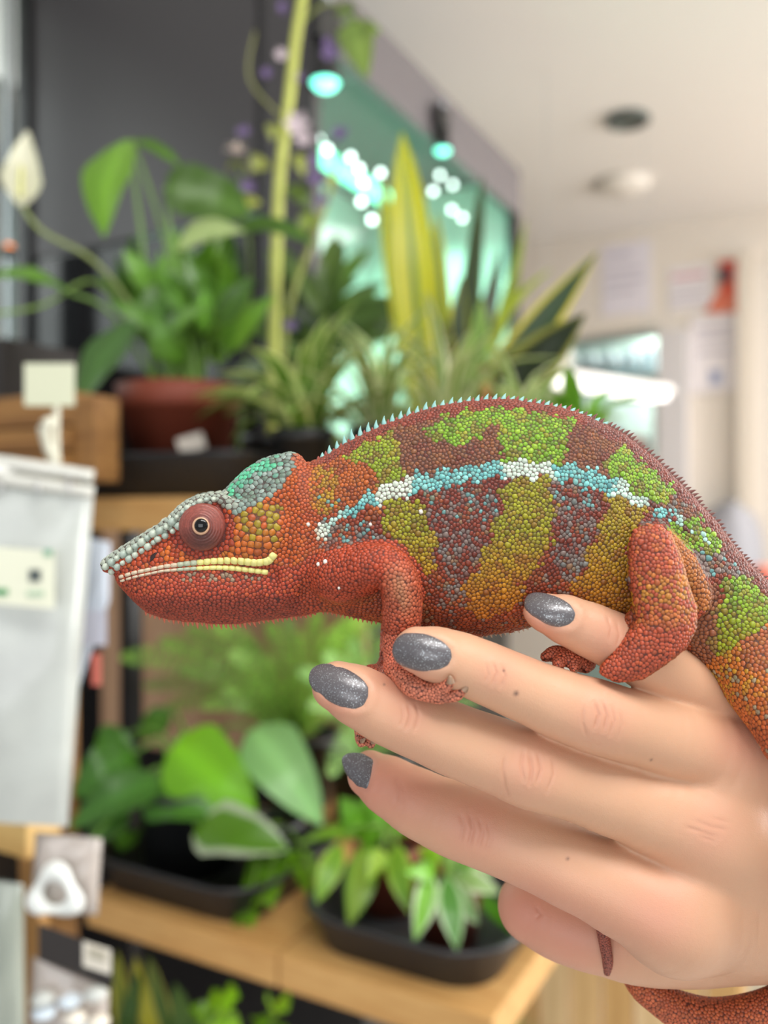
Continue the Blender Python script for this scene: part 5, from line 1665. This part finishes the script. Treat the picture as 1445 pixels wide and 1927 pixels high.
ph_leaf((370, 1560), (545, 1600), 108, (96, 152, 36), -.07, -.10, (0, -.8, .9), bend=.10, edge=(196, 214, 180))
ph_leaf((250, 1590), (200, 1545), 40, (80, 130, 40), -.03, -.05, (0, -1, .5))
ph_leaf((165, 1590), (152, 1690), 40, (104, 150, 16), -.09, -.10, (.3, -1, .2), bend=.06, shape='lance')
ph_leaf((420, 1470), (540, 1420), 90, (90, 146, 44), .04, .05, (0, -1, .4), bend=.1)
ph_leaf((230, 1520), (170, 1600), 70, (60, 104, 36), -.06, -.09, (0, -.8, .8), bend=.1)
ph_leaf((320, 1340), (260, 1390), 60, (84, 140, 40), .06, .07, (0, -1, .4), bend=.1)
# frond that hangs over the tray edge
c = shelf_pt(520, 0.12, LOZ + 0.005); YH = c.y
hang = empty('trailing_fern', c, 'small trailing fern hanging over the tray edge beside the black pot', 'potted plant')
pot(hang, c, 0.030, 0.025, 0.06, M_pblack, 0.01)
rh = c + Vector((0, 0, .055))
for (a, b) in (((500, 1600), (455, 1742)), ((520, 1610), (492, 1700)), ((560, 1600), (600, 1680))):
    A = W(*a, YH - .05); B = W(*b, YH - .10)
    stalk(hang, [rh, A + Vector((0, 0, .01)), B], 0.0014, 0.0008, (110, 150, 50), 'frond_stem', 5)
    for i in range(16):
        s = (i + 1) / 17
        p = A.lerp(B, s)
        for sg in (-1, 1):
            leaf(hang, p, p + Vector((sg * .016 * (1 - s * .4), -.004, -.006)), .008, (112, 164, 40), n=3, name='leaflet')
# two small terracotta pots
def small_plant(px, w, rt, rb, h, label, leaves, name, extra=None):
    c = shelf_pt(px, w, LOZ + 0.005)
    e = empty(name, c, label, 'potted plant')
    pot(e, c, rt, rb, h, M_terra, 0.012)
    r = c + Vector((0, 0, h - .008))
    for (a, b, wd, col, edge, dy, fc, shp, bend) in leaves:
        A = W(*a, c.y + dy * .4); B = W(*b, c.y + dy)
        leaf(e, A, B, wd * c.y / FPX, col, edge=edge, facing=fc, shape=shp, bend=bend)
        stalk(e, [r, r.lerp(A, .6) + Vector((0, 0, .02)), A], 0.0016, 0.0012, (120, 160, 60), 'leaf_stalk', 5)
    return e
LG, YG = (112, 160, 44), (152, 190, 70)
lv = [((640, 1590), (595, 1700), 44, LG, YG, -.06, (0, -1, .3), 'lance', .08), ((690, 1590), (655, 1745), 58, YG, LG, -.08, (.2, -1, .3), 'lance', .1), ((745, 1590), (770, 1720), 46, LG, YG, -.08, (-.2, -1, .3), 'lance', .08),
      ((700, 1580), (560, 1590), 34, LG, None, -.02, (0, -.6, 1), 'lance', .2), ((690, 1560), (640, 1500), 60, (92, 150, 40), None, -.02, (0, -1, .3), 'lance', .1), ((720, 1560), (700, 1450), 64, (110, 172, 60), None, .0, (.2, -1, .2), 'lance', .1),
      ((740, 1570), (790, 1490), 60, (84, 140, 40), None, .02, (-.3, -1, .3), 'heart', .1), ((680, 1590), (720, 1560), 50, (70, 130, 24), None, -.05, (0, -1, .5), 'heart', .1), ((720, 1600), (690, 1660), 40, YG, LG, -.09, (0, -1, .4), 'lance', .1)]
small_plant(732, 0.115, 0.034, 0.026, 0.062, 'small terracotta pot of light green lance leaves, left of the two on the tray', lv, 'seedling_plant')
lv = [((800, 1620), (830, 1590), 50, (120, 180, 40), YG, -.03, (0, -1, .4), 'heart', .1), ((810, 1640), (780, 1770), 46, (120, 180, 60), (196, 214, 176), -.06, (.2, -1, .3), 'lance', .08), ((840, 1650), (860, 1790), 50, (86, 146, 60), (180, 210, 160), -.07, (0, -1, .3), 'lance', .08),
      ((850, 1650), (940, 1680), 54, (140, 176, 104), (206, 220, 186), -.03, (0, -.8, .7), 'heart', .12), ((860, 1640), (900, 1600), 50, (96, 150, 60), (180, 204, 150), -.02, (0, -1, .4), 'heart', .1), ((820, 1640), (760, 1640), 44, (120, 184, 50), None, -.05, (0, -1, .4), 'heart', .1),
      ((845, 1660), (900, 1740), 44, (96, 146, 66), (186, 206, 164), -.05, (0, -1, .4), 'lance', .1), ((850, 1640), (960, 1620), 50, (110, 160, 80), None, .02, (0, -1, .5), 'heart', .1), ((870, 1650), (985, 1770), 30, (84, 150, 30), None, .0, (0, -1, .3), 'lance', .05)]
small_plant(846, 0.085, 0.031, 0.024, 0.058, 'small terracotta pot of white-edged leaves, right of the two on the tray', lv, 'variegated_plant')
# under the lower shelf
c = W(270, 1990, 0.9); c.z = 0.70
low = empty('strap_leaf_plant', c, 'strap-leaved plant with yellow-edged leaves below the lower shelf', 'potted plant')
pot(low, c, .06, .05, .09, M_pblack, .014)
for (a, b, w, col, ed) in (((250, 1990), (220, 1790), 40, (112, 124, 30), (176, 172, 60)), ((300, 1990), (255, 1800), 34, (150, 150, 44), None), ((340, 1990), (280, 1800), 36, (60, 90, 30), (150, 150, 60)), ((230, 1990), (262, 1830), 40, (52, 84, 32), None), ((380, 2000), (330, 1850), 50, (64, 96, 30), None), ((320, 2000), (420, 1860), 50, (70, 110, 30), None)):
    leaf(low, W(*a, .90), W(*b, .86), w * .9 / FPX, col, edge=ed, shape='strap', facing=(0, -1, .2), bend=.05)
c = W(470, 2060, 0.86); c.z = 0.72
low2 = empty('round_leaf_plant', c, 'bright round-leaved plant below the lower shelf, right of the strap leaves', 'potted plant')
pot(low2, c, .05, .04, .08, M_pblack, .014)
for i in range(18):
    x, y = random.uniform(380, 600), random.uniform(1880, 2010)
    p = W(x, y, .80 + random.uniform(-.03, .05))
    leaf(low2, p, p + Vector((random.uniform(-.03, .03), -.01, random.uniform(-.01, .02))), .028, random.choice(((110, 170, 30), (86, 140, 30), (130, 184, 50))), shape='heart', facing=(0, -.6, 1), n=6)
    stalk(low2, [c + Vector((0, 0, .07)), p], .0014, .0012, (100, 140, 40), 'leaf_stalk', 5)
# ---------------------------------------------------------------- left: display rack, tag, hanging bags
M_rack = mat('rack_wood', (158, 114, 62), 0.6, noise=(10, (126, 86, 44)), stretch=(1, 8, 8), rotz=-RZ)
rp_ = W(178, 800, 0.76); rp_.z = 0
rack = empty('display_rack', (rp_.x, rp_.y, 0.0), 'wooden display rack of stacked planks at the left edge behind the price card', 'rack')
def zpx(py, Y): return CAMZ - (py - CY) / FPX * Y
for (y0, y1, dp) in ((737, 798, 0.0), (804, 848, -0.006), (854, 905, -0.012)):
    box_between('plank', rp_ - E1 * 0.34 + E2 * dp, rp_ - E1 * 0.028 + E2 * dp, 0.03, zpx(y1, 0.78), zpx(y0, 0.78), M_rack, rack)
box_between('end_board', rp_ - E1 * 0.027, rp_, 0.03, zpx(905, .76), zpx(742, .76), M_rack, rack)
box_between('post', rp_ - E1 * 0.12 + E2 * .032, rp_ - E1 * 0.09 + E2 * .032, 0.03, 0.0, zpx(742, .76), M_rack, rack)
box_between('post', rp_ - E1 * 0.37, rp_ - E1 * 0.342, 0.03, 0.0, zpx(742, .76), M_rack, rack)
# dark boxes above the planks at the left edge
M_dk = mat('dark_carton', (40, 34, 32), 0.6)
q = rp_ - E1 * 0.06
o = box_between('storage_carton', q - E1 * 0.26 + E2 * .05, q - E1 * 0.13 + E2 * .05, 0.10, zpx(737, .78) + 0.0, zpx(585, .78), M_dk); tag(o, 'dark carton standing on the wooden rack at the left edge', 'box')
# price card on a white clip stem
YT = 0.60
t0 = W(106, 885, YT)
pt = empty('price_card', t0, 'blank cream price card on a white curled clip stand', 'price card')
def rel(e, p): return Vector(p) - Vector(e.location)
a, b_ = W(46, 764, YT), W(140, 684, YT)
box('card', rel(pt, Vector(((a.x + b_.x) / 2, YT, a.z))), (b_.x - a.x, 0.0012, b_.z - a.z), mat('card_cream', (208, 211, 184), 0.6), pt, 0, 0.0003)
stn = mat('stand_white_plastic', (206, 204, 186), 0.4)
tube_mesh('stem', [rel(pt, W(107, 764, YT + .002)), rel(pt, W(106, 820, YT + .002)), rel(pt, W(108, 890, YT + .002))], [0.0024] * 3, stn, pt)
tube_mesh('clip', [rel(pt, W(100, 790, YT)), rel(pt, W(84, 804, YT - .004)), rel(pt, W(90, 840, YT)), rel(pt, W(104, 868, YT - .002)), rel(pt, W(92, 878, YT))], [0.0036, 0.0045, 0.004, 0.0045, 0.003], stn, pt)
box('base', rel(pt, W(106, 903, YT) + Vector((0, 0, 0))), (0.026, 0.02, 0.007), stn, pt, 0, 0.002)

def bag(corners, Y, th, m, label, cat='bag', name='plastic_bag', seal=True, dY=0.0, holed=True):
    """pillow-shaped plastic pack hanging from its top edge; corners TL TR BR BL in photo pixels"""
    c = [W(x, y, Y + (dY if i in (1, 2) else 0)) for i, (x, y) in enumerate(corners)]
    bot = (c[2] + c[3]) / 2
    e = empty(name, bot, label, cat, 'plastic packs on the hooks at the left')
    NU, NV = 9, 13
    vs, fs = [], []
    for side in (-1, 1):
        for j in range(NV + 1):
            v = j / NV
            for i in range(NU + 1):
                u = i / NU
                p = c[0].lerp(c[1], u).lerp(c[3].lerp(c[2], u), v)
                h = th * (math.sin(math.pi * u) ** .6) * (math.sin(math.pi * min(1, v * .97 + .02)) ** .6) * (0.85 + .25 * math.sin(u * 9 + v * 7) * math.sin(v * 11))
                vs.append(p - bot + Vector((0, side * h, 0)))
    n1 = (NU + 1) * (NV + 1)
    for s in (0, 1):
        for j in range(NV):
            for i in range(NU):
                f = [s * n1 + j * (NU + 1) + i, s * n1 + j * (NU + 1) + i + 1, s * n1 + (j + 1) * (NU + 1) + i + 1, s * n1 + (j + 1) * (NU + 1) + i]
                fs.append(f if s else f[::-1])
    bm = bmesh.new(); vv = [bm.verts.new(v) for v in vs]
    for f in fs: bm.faces.new([vv[i] for i in f])
    bmesh.ops.remove_doubles(bm, verts=bm.verts, dist=1e-5)
    bmesh.ops.recalc_face_normals(bm, faces=bm.faces)
    me = bpy.data.meshes.new('pouch'); bm.to_mesh(me); bm.free(); me.materials.append(m); me.polygons.foreach_set('use_smooth', [True] * len(me.polygons))
    link(bpy.data.objects.new('pouch', me), e)
    if seal:
        up = (c[0] - c[3]).normalized()
        k = (c[1] - c[0])
        for r in range(2):
            a = c[0] + up * (0.004 + 0.011 * r); bb = c[1] + up * (0.004 + 0.011 * r)
            tube_mesh('seal_ridge', [a - bot, (a + bb) / 2 - bot + Vector((0, -.002, 0)), bb - bot], [0.0045, 0.005, 0.0045], mat('bag_seal', (204, 204, 196), 0.18), e)
    return e, c
M_milky = mat('bag_milky_plastic', (184, 188, 184), 0.25, transmission=0.15, coat=0.4, noise=(14, (208, 214, 208)))
M_blueish = mat('bag_bluish_plastic', (212, 222, 236), 0.25, transmission=0.15, coat=0.3)
M_clear = mat('bag_clear_plastic', (214, 204, 196), 0.2, transmission=0.35, coat=0.4)
M_grn = mat('bag_grey_green_plastic', (168, 176, 164), 0.25, transmission=0.2, coat=0.4)
eA, cA = bag([(-70, 902), (176, 938), (128, 1556), (-70, 1542)], .56, .010, M_milky, 'large milky plastic pack with a cream label hanging at the left edge', dY=.01)
def card(e, x0, y0, x1, y1, Y, rgb, name, parent=None, slant=0.0, t=0.0006):
    a, b2, c2, d2 = W(x0, y0, Y), W(x1, y0 + slant, Y), W(x1, y1 + slant, Y), W(x0, y1, Y)
    pl = Vector(e.location)
    vs = [a - pl, b2 - pl, c2 - pl, d2 - pl]; vs += [v + Vector((0, t, 0)) for v in vs]
    return mesh(name, vs, [(3, 2, 1, 0), (4, 5, 6, 7), (0, 1, 5, 4), (1, 2, 6, 5), (2, 3, 7, 6), (3, 0, 4, 7)], mat('%s_%d_%d_%d' % ((name,) + rgb), rgb, 0.5), parent or e, smooth=False)
YA = .5445
lc = card(eA, -20, 1028, 102, 1136, YA, (226, 228, 206), 'label_card', slant=10)
card(eA, 54, 1072, 76, 1094, YA - .0012, (70, 80, 80), 'printed_mark', lc)
card(eA, -14, 1108, 14, 1120, YA - .0012, (70, 150, 90), 'printed_mark', lc)
card(eA, 82, 1034, 98, 1046, YA - .0012, (120, 170, 140), 'printed_mark', lc)
card(eA, 50, 1112, 82, 1122, YA - .0012, (176, 200, 172), 'printed_mark', lc)
eB, cB = bag([(120, 1006), (208, 1020), (206, 1130), (110, 1400)], .63, .006, M_blueish, 'narrow white pack hanging behind the large milky pack', seal=False)
card(eB, 172, 1230, 190, 1290, .600, (206, 110, 96), 'printed_mark')
card(eB, 150, 1150, 200, 1215, .612, (206, 208, 224), 'label_card')
eC, cC = bag([(66, 1566), (192, 1578), (184, 1722), (58, 1712)], .58, .008, M_clear, 'clear pack showing a white ring above the black header card', seal=False)
YC = .566
rv, rf = [], []
NN = 28
cc_ = W(102, 1682, YC); pl = Vector(eC.location)
for k in range(NN):
    a = 2 * math.pi * k / NN
    ro = 50 + 10 * math.cos(3 * a + 1.7)
    for (r, dy) in ((24, .002), (27, -.003), (ro - 6, -.003), (ro, .002)):
        rv.append(cc_ - pl + Vector((math.cos(a) * r * YC / FPX, dy, math.sin(a) * r * YC / FPX)))
for k in range(NN):
    k2 = (k + 1) % NN
    for j in range(3): rf.append((k * 4 + j, k2 * 4 + j, k2 * 4 + j + 1, k * 4 + j + 1))
mesh('white_ring', rv, rf, mat('ring_white', (232, 236, 232), 0.45), eC)
eD, cD = bag([(62, 1800), (206, 1862), (200, 1990), (50, 1980)], .56, .010, M_clear, 'clear pack of pale pieces under a black header card with a white sticker', seal=False)
hd = card(eD, 72, 1738, 212, 1806, .545, (34, 28, 26), 'header_card', slant=52)
bc = card(eD, 156, 1772, 208, 1818, .5435, (220, 214, 200), 'barcode_sticker', hd, slant=16)
card(eD, 166, 1782, 198, 1802, .5425, (176, 170, 152), 'barcode', bc, slant=10)
rr = random.Random(5)
for i in range(9):
    x, y = rr.uniform(80, 190), rr.uniform(1860, 1960)
    p = W(x, y, .5455) - Vector(eD.location)
    lathe('pale_piece', [(0.0001, -.003), (.006, -.002), (.008, .001), (.004, .004), (0.0001, .005)], mat('pale_piece_%d' % (i % 3), ((214, 226, 236), (232, 224, 210), (196, 200, 196))[i % 3], 0.3), eD, p, 10)
eE, cE = bag([(-60, 1650), (44, 1664), (48, 1990), (-60, 1985)], .60, .010, M_grn, 'grey-green plastic pack at the lower left corner', seal=False)
rb = empty('wooden_rail', W(50, 1620, .60), 'pale wooden rail end above the lower left packs', 'rail')
p1 = W(50, 1618, .60); p0 = p1 - E1 * .2
box_between('rail', p0, p1, .03, p1.z, p1.z + .028, mat('rail_wood', (226, 188, 118), .5, noise=(9, (206, 164, 96)), stretch=(1, 8, 8), rotz=-RZ), rb)
p2 = W(64, 1700, .64)
box_between('rail_post', Vector((p2.x - .012, p2.y, 0)), Vector((p2.x + .004, p2.y, 0)), .02, 0.0, p1.z + .05, mat('rail_post_wood', (172, 128, 74), .6), rb)
bl = empty('hanging_rail', W(60, 885, .575), 'white metal rail that the plastic packs hang from', 'rail')
tube_mesh('rod', [W(-120, 884, .53) - Vector(bl.location), W(60, 886, .575) - Vector(bl.location), W(150, 890, .62) - Vector(bl.location)], [.004] * 3, mat('rail_white', (216, 216, 210), .3), bl)
for x in (0, 70, 130):
    tube_mesh('hook', [W(x, 886, .575) - Vector(bl.location), W(x, 910, .56) - Vector(bl.location), W(x + 2, 925, .558) - Vector(bl.location)], [.0016] * 3, mat('hook_steel', (190, 190, 190), .3, metallic=.8), bl)
amb = empty('indicator_lamp', W(17, 466, 1.2), 'tiny amber indicator lamp at the left edge', 'lamp')
lathe('lens', [(.0001, -.006), (.005, -.004), (.007, 0), (.005, .004), (.0001, .006)], mat('amber_lens', (240, 150, 80), .3, emit=(236, 128, 60), estr=1.4), amb)
lathe('socket', [(.0075, -.001), (.009, -.012), (.0001, -.013)], M_black, amb)

# ---------------------------------------------------------------- right: notices, next room, counter, slats
M_paper = mat('paper_lavender_white', (226, 220, 228), .7); M_paper2 = mat('paper_white', (232, 226, 228), .7)
def notice(x0, y0, x1, y1, label, m, lines, off=0.004):
    a = line_pt(WB - E2 * off, E1, x0); b = line_pt(WB - E2 * off, E1, x1); ym = (a.y + b.y) / 2
    z0, z1 = zpx(y1, ym), zpx(y0, ym)
    e = empty('wall_notice', Vector((a.x, a.y, z0)), label, 'notice')
    box_between('sheet', a, b, .003, z0, z1, m, e, 0)
    for (u0, u1, v0, v1, rgb) in lines:
        box_between('printed_line', a.lerp(b, u0) - E2 * .0016, a.lerp(b, u1) - E2 * .0016, .0014, z0 + (z1 - z0) * v0, z0 + (z1 - z0) * v1, mat('print_%d_%d_%d' % rgb, rgb, .7), e, 0)
    return e
gl_ = (186, 180, 192)
notice(1132, 458, 1224, 590, 'lavender-white paper notice on the wall left of the red poster', M_paper, [(.1, .6, .82, .87, gl_), (.1, .8, .6, .64, gl_), (.1, .9, .45, .49, gl_), (.1, .7, .3, .34, gl_)])
notice(1258, 500, 1340, 582, 'white notice with a red heading beside the red poster', M_paper2, [(.08, .85, .72, .82, (206, 150, 158)), (.08, .9, .45, .5, gl_), (.08, .8, .3, .35, gl_), (.08, .9, .12, .17, gl_)])
notice(1298, 592, 1388, 738, 'tall white notice with a small blue emblem below the red poster', M_paper2, [(.15, .85, .8, .84, gl_), (.15, .85, .68, .72, gl_), (.15, .85, .5, .54, gl_), (.42, .66, .1, .28, (150, 160, 190))], off=.008)
# red poster figure: flat cut-out
def cutout(pts, rgb, e, off, name):
    q = [line_pt(WB - E2 * off, E1, x) for x, y in pts]
    vs = [Vector((p.x, p.y, zpx(y, p.y))) - Vector(e.location) for p, (x, y) in zip(q, pts)]
    n = len(vs); vs2 = vs + [v + E2 * .0025 for v in vs]
    fs = [tuple(range(n))[::-1], tuple(range(n, 2 * n))] + [(k, (k + 1) % n, n + (k + 1) % n, n + k) for k in range(n)]
    return mesh(name, vs2, fs, mat('%s_%d' % (name, rgb[1]), rgb, .6), e, smooth=False)
pz = line_pt(WB - E2 * .01, E1, 1360)
po = empty('wall_poster', Vector((pz.x, pz.y, zpx(590, pz.y))), 'small red and orange cut-out poster with a dark middle on the cream wall', 'poster')
cutout([(1352, 490), (1388, 488), (1392, 540), (1386, 588), (1326, 588), (1340, 566), (1352, 548)], (222, 124, 96), po, .012, 'poster_sheet')
cutout([(1354, 492), (1386, 490), (1388, 520), (1356, 522)], (208, 78, 60), po, .0165, 'poster_red_top')
cutout([(1350, 506), (1372, 504), (1374, 528), (1352, 532)], (70, 64, 76), po, .021, 'poster_dark_patch')
cutout([(1356, 534), (1384, 530), (1384, 556), (1358, 560)], (216, 92, 66), po, .0165, 'poster_red_band')
# doorway trim and column
def wallbox(x0, x1, y0, y1, th, m, name, off=0.0, e=None):
    a = line_pt(WB - E2 * (off + th), E1, x0); b = line_pt(WB - E2 * (off + th), E1, x1); ym = (a.y + b.y) / 2
    return box_between(name, a, b, th, max(0, zpx(y1, ym)), zpx(y0, ym), m, e)
struct(wallbox(1237, 1292, 622, 2600, .05, mat('column_grey_white', (208, 204, 204), .8), 'trim_1', .0005))
struct(wallbox(1386, 1416, 470, 2600, .05, mat('door_trim_cream', (212, 202, 188), .7), 'trim_2', .0005))
dd = struct(wallbox(1418, 1560, 486, 2600, .03, mat('door_cream', (216, 208, 198), .6), 'door_1', .0005))
# shelves with tank glimpsed through the opening
tp = WB + E2 * .55
ta_ = line_pt(tp, E1, 1050); tb_ = line_pt(tp, E1, 1250); ym = (ta_.y + tb_.y) / 2
tank = empty('aquarium', Vector((ta_.x, ta_.y, zpx(706, ym))), 'blue-backed aquarium seen through the opening in the far wall', 'aquarium')
box_between('tank_back', ta_ + E2 * .3, tb_ + E2 * .3, .01, zpx(706, ym), zpx(640, ym), mat('tank_blue', (132, 176, 196), .4), tank, 0)
box_between('tank_base', ta_, tb_, .3, zpx(712, ym), zpx(700, ym), mat('tank_base_blue', (150, 186, 196), .4), tank)
box_between('tank_lid', ta_, tb_, .03, zpx(642, ym), zpx(632, ym), mat('tank_lid', (108, 108, 110), .5), tank)
box_between('tank_glass', ta_, tb_, .004, zpx(700, ym), zpx(642, ym), M_glass, tank, 0)
for i in range(9):
    a = ta_.lerp(tb_, .05 + i * .1) + E2 * .1
    box_between('inner_divider', a, a + E1 * .012, .15, zpx(700, ym), zpx(650 + 6 * (i % 2), ym), mat('divider_grey', (136, 146, 150), .5), tank)
sh = empty('next_room_shelf', Vector((ta_.x, ta_.y, 0)), 'grey shelf stand under the aquarium in the next room', 'shelf')
box_between('top', ta_, tb_, .3, zpx(720, ym), zpx(712, ym), mat('stand_grey', (150, 152, 150), .6), sh)
for f in (0.03, .9): box_between('leg', ta_.lerp(tb_, f), ta_.lerp(tb_, f + .07), .3, 0, zpx(720, ym), mat('stand_grey', (150, 152, 150), .6), sh)
box_between('lower_board', ta_.lerp(tb_, .1), tb_.lerp(ta_, .1), .3, zpx(905, ym), zpx(895, ym), mat('stand_grey', (150, 152, 150), .6), sh)
for (u, w_, h_, rgb, lb) in ((.16, .16, 60, (200, 214, 206), 'pale green'), (.40, .14, 90, (84, 80, 82), 'dark grey'), (.62, .16, 74, (206, 170, 164), 'pinkish')):
    a = ta_.lerp(tb_, u) + E2 * .02
    b = box_between('storage_box', a, a + (tb_ - ta_) * w_, .2, zpx(895, ym) + .0015, zpx(895 - h_, ym), mat('box_%d' % rgb[0], rgb, .6)); tag(b, lb + ' storage box on the stand below the aquarium', 'box')
# fluorescent batten over the far tanks
fa = W(982, 704, 2.05); fb_ = W(1248, 736, 2.42); fb_.z = fa.z
fl = empty('fluorescent_light', fa, 'white fluorescent light batten hung behind the chameleon', 'light fixture')
d = (fb_ - fa); Ld = d.length; ang = math.atan2(d.y, d.x)
o = box('housing', rel(fl, (fa + fb_) / 2 + Vector((0, 0, .0))), (Ld, .07, .022), mat('batten_white', (238, 234, 230), .4), fl, ang, .004)
o = box('tube', rel(fl, (fa + fb_) / 2 + Vector((0, 0, -.016))), (Ld * .96, .05, .015), mat('batten_tube', (250, 248, 244), .4, emit=(255, 250, 244), estr=1.6), fl, ang, .005)
for f in (.15, .85):
    p = fa.lerp(fb_, f)
    tube_mesh('suspension_wire', [rel(fl, p + Vector((0, 0, .02))), rel(fl, p + Vector((0, 0, .4))), rel(fl, Vector((p.x, p.y, CEILZ)))], [.0009] * 3, mat('wire_steel', (180, 180, 180), .4), fl, 5)
# counter at the right
ca = W(1180, 1150, 2.3); ca.z = 0
ct = empty('shop_counter', (ca.x, ca.y, 0), 'pale wooden shop counter behind the tail at the right', 'counter')
M_cw = mat('counter_wood', (226, 190, 150), .5, noise=(6, (206, 168, 128)), stretch=(1, 8, 8), rotz=-RZ)
CTZ = 1.20
box_between('worktop', ca, ca + E1 * 1.5, .55, CTZ - .035, CTZ, M_cw, ct)
for i in range(7): box_between('front_board', ca + E1 * (.01 + i * .213) + E2 * .03, ca + E1 * (.01 + i * .213 + .21) + E2 * .03, .02, .0, CTZ - .035, mat('counter_front', (232, 214, 188), .6), ct)
pb = W(1405, 1075, 2.05)
o = box('pink_box', (pb.x, pb.y, CTZ), (.07, .06, .05), mat('box_pink', (236, 176, 190), .6), None, RZ, .004); tag(o, 'pink carton on the shop counter at the right edge', 'box')
lidp = box('lid', (0, 0, .05), (.073, .063, .012), mat('box_pink_lid', (240, 196, 204), .6), o, 0, .003)
rbx = W(1440, 1075, 2.0)
o = empty('red_canister', (rbx.x, rbx.y, CTZ), 'coral red canister beside the pink carton', 'canister')
lathe('body', [(.0001, 0), (.026, 0), (.028, .005), (.028, .06), (.024, .066)], mat('canister_red', (226, 104, 92), .45), o)
lathe('lid', [(.0285, .060), (.029, .07), (.02, .076), (.0001, .077)], mat('canister_lid', (236, 140, 120), .45), o)
# grey curved chair back
cb = W(1385, 1000, 3.0)
o = empty('grey_chair', (cb.x, cb.y, 0.0), 'grey chair with a rounded back behind the counter at the right', 'chair')
M_ch = mat('chair_grey', (142, 142, 148), .5)
vs, fs = [], []
NU, NV = 10, 8
for s_ in (0, 1):
    for j in range(NV + 1):
        v = j / NV
        for i in range(NU + 1):
            u = i / NU * 2 - 1
            wd = .11 * math.sqrt(max(0.0, 1 - (max(0, v - .35) / .65) ** 2.4)) + .012
            vs.append(Vector((u * wd, .05 * u * u + s_ * .02, 1.10 + v * .34 + .0)))
n1 = (NU + 1) * (NV + 1)
for s_ in (0, 1):
    for j in range(NV):
        for i in range(NU):
            f = [s_ * n1 + j * (NU + 1) + i, s_ * n1 + j * (NU + 1) + i + 1, s_ * n1 + (j + 1) * (NU + 1) + i + 1, s_ * n1 + (j + 1) * (NU + 1) + i]
            fs.append(tuple(f if not s_ else f[::-1]))
edge = [j * (NU + 1) for j in range(NV + 1)] + [NV * (NU + 1) + i for i in range(1, NU + 1)] + [j * (NU + 1) + NU for j in range(NV - 1, -1, -1)] + [i for i in range(NU - 1, 0, -1)]
for k in range(len(edge)):
    a_, b2 = edge[k], edge[(k + 1) % len(edge)]
    fs.append((a_, b2, b2 + n1, a_ + n1))
mesh('backrest', vs, fs, M_ch, o)
box('seat', (0, -.14, .94), (.26, .28, .04), M_ch, o, 0, .012)
for sx in (-.1, .1):
    for sy in (-.25, -.03): cyl('leg', (sx, sy, 0), .012, .012, .94, mat('chair_leg', (90, 90, 94), .4), o, 12)
    box('back_support', (sx * .7, .012, .96), (.02, .02, .18), M_ch, o, 0, .003)
# vertical slats at the lower right
sa = W(905, 1850, 1.12); sa.z = 0
slp = empty('slatted_crate', (sa.x, sa.y, 0), 'pale pine crate of upright slats below the hand', 'crate')
M_sl = [mat('slat_pine_%d' % i, c_, .6, noise=(10, tuple(max(0, k - 22) for k in c_)), stretch=(9, 9, 1)) for i, c_ in enumerate(((226, 188, 132), (214, 172, 112), (234, 202, 152)))]
for i in range(8):
    box_between('slat', sa + E1 * (i * .040), sa + E1 * (i * .040 + .036), .015, .30, .99, M_sl[i % 3], slp)
for z in (.34, .92): box_between('rail', sa + E2 * .0155, sa + E1 * .318 + E2 * .0155, .015, z, z + .04, M_sl[1], slp)
for f in (0.0, .298): box_between('leg', sa + E1 * f + E2 * .031, sa + E1 * (f + .02) + E2 * .031, .02, 0, .99, M_sl[1], slp)
# small plant on the floor stand below
gp = W(985, 1990, 1.0); gp.z = .55
gpl = empty('grass_tuft_plant', gp, 'small pot of upright grassy tips in front of the slatted crate', 'potted plant')
pot(gpl, gp, .03, .024, .05, M_pblack, .01)
for i in range(9):
    A = gp + Vector((random.uniform(-.012, .012), 0, .045)); B = W(random.uniform(940, 1010), random.uniform(1885, 1925), 1.0)
    leaf(gpl, A, B, .010, random.choice(((150, 186, 120), (110, 160, 90))), shape='lance', facing=(random.uniform(-.5, .5), -1, 0), n=5)
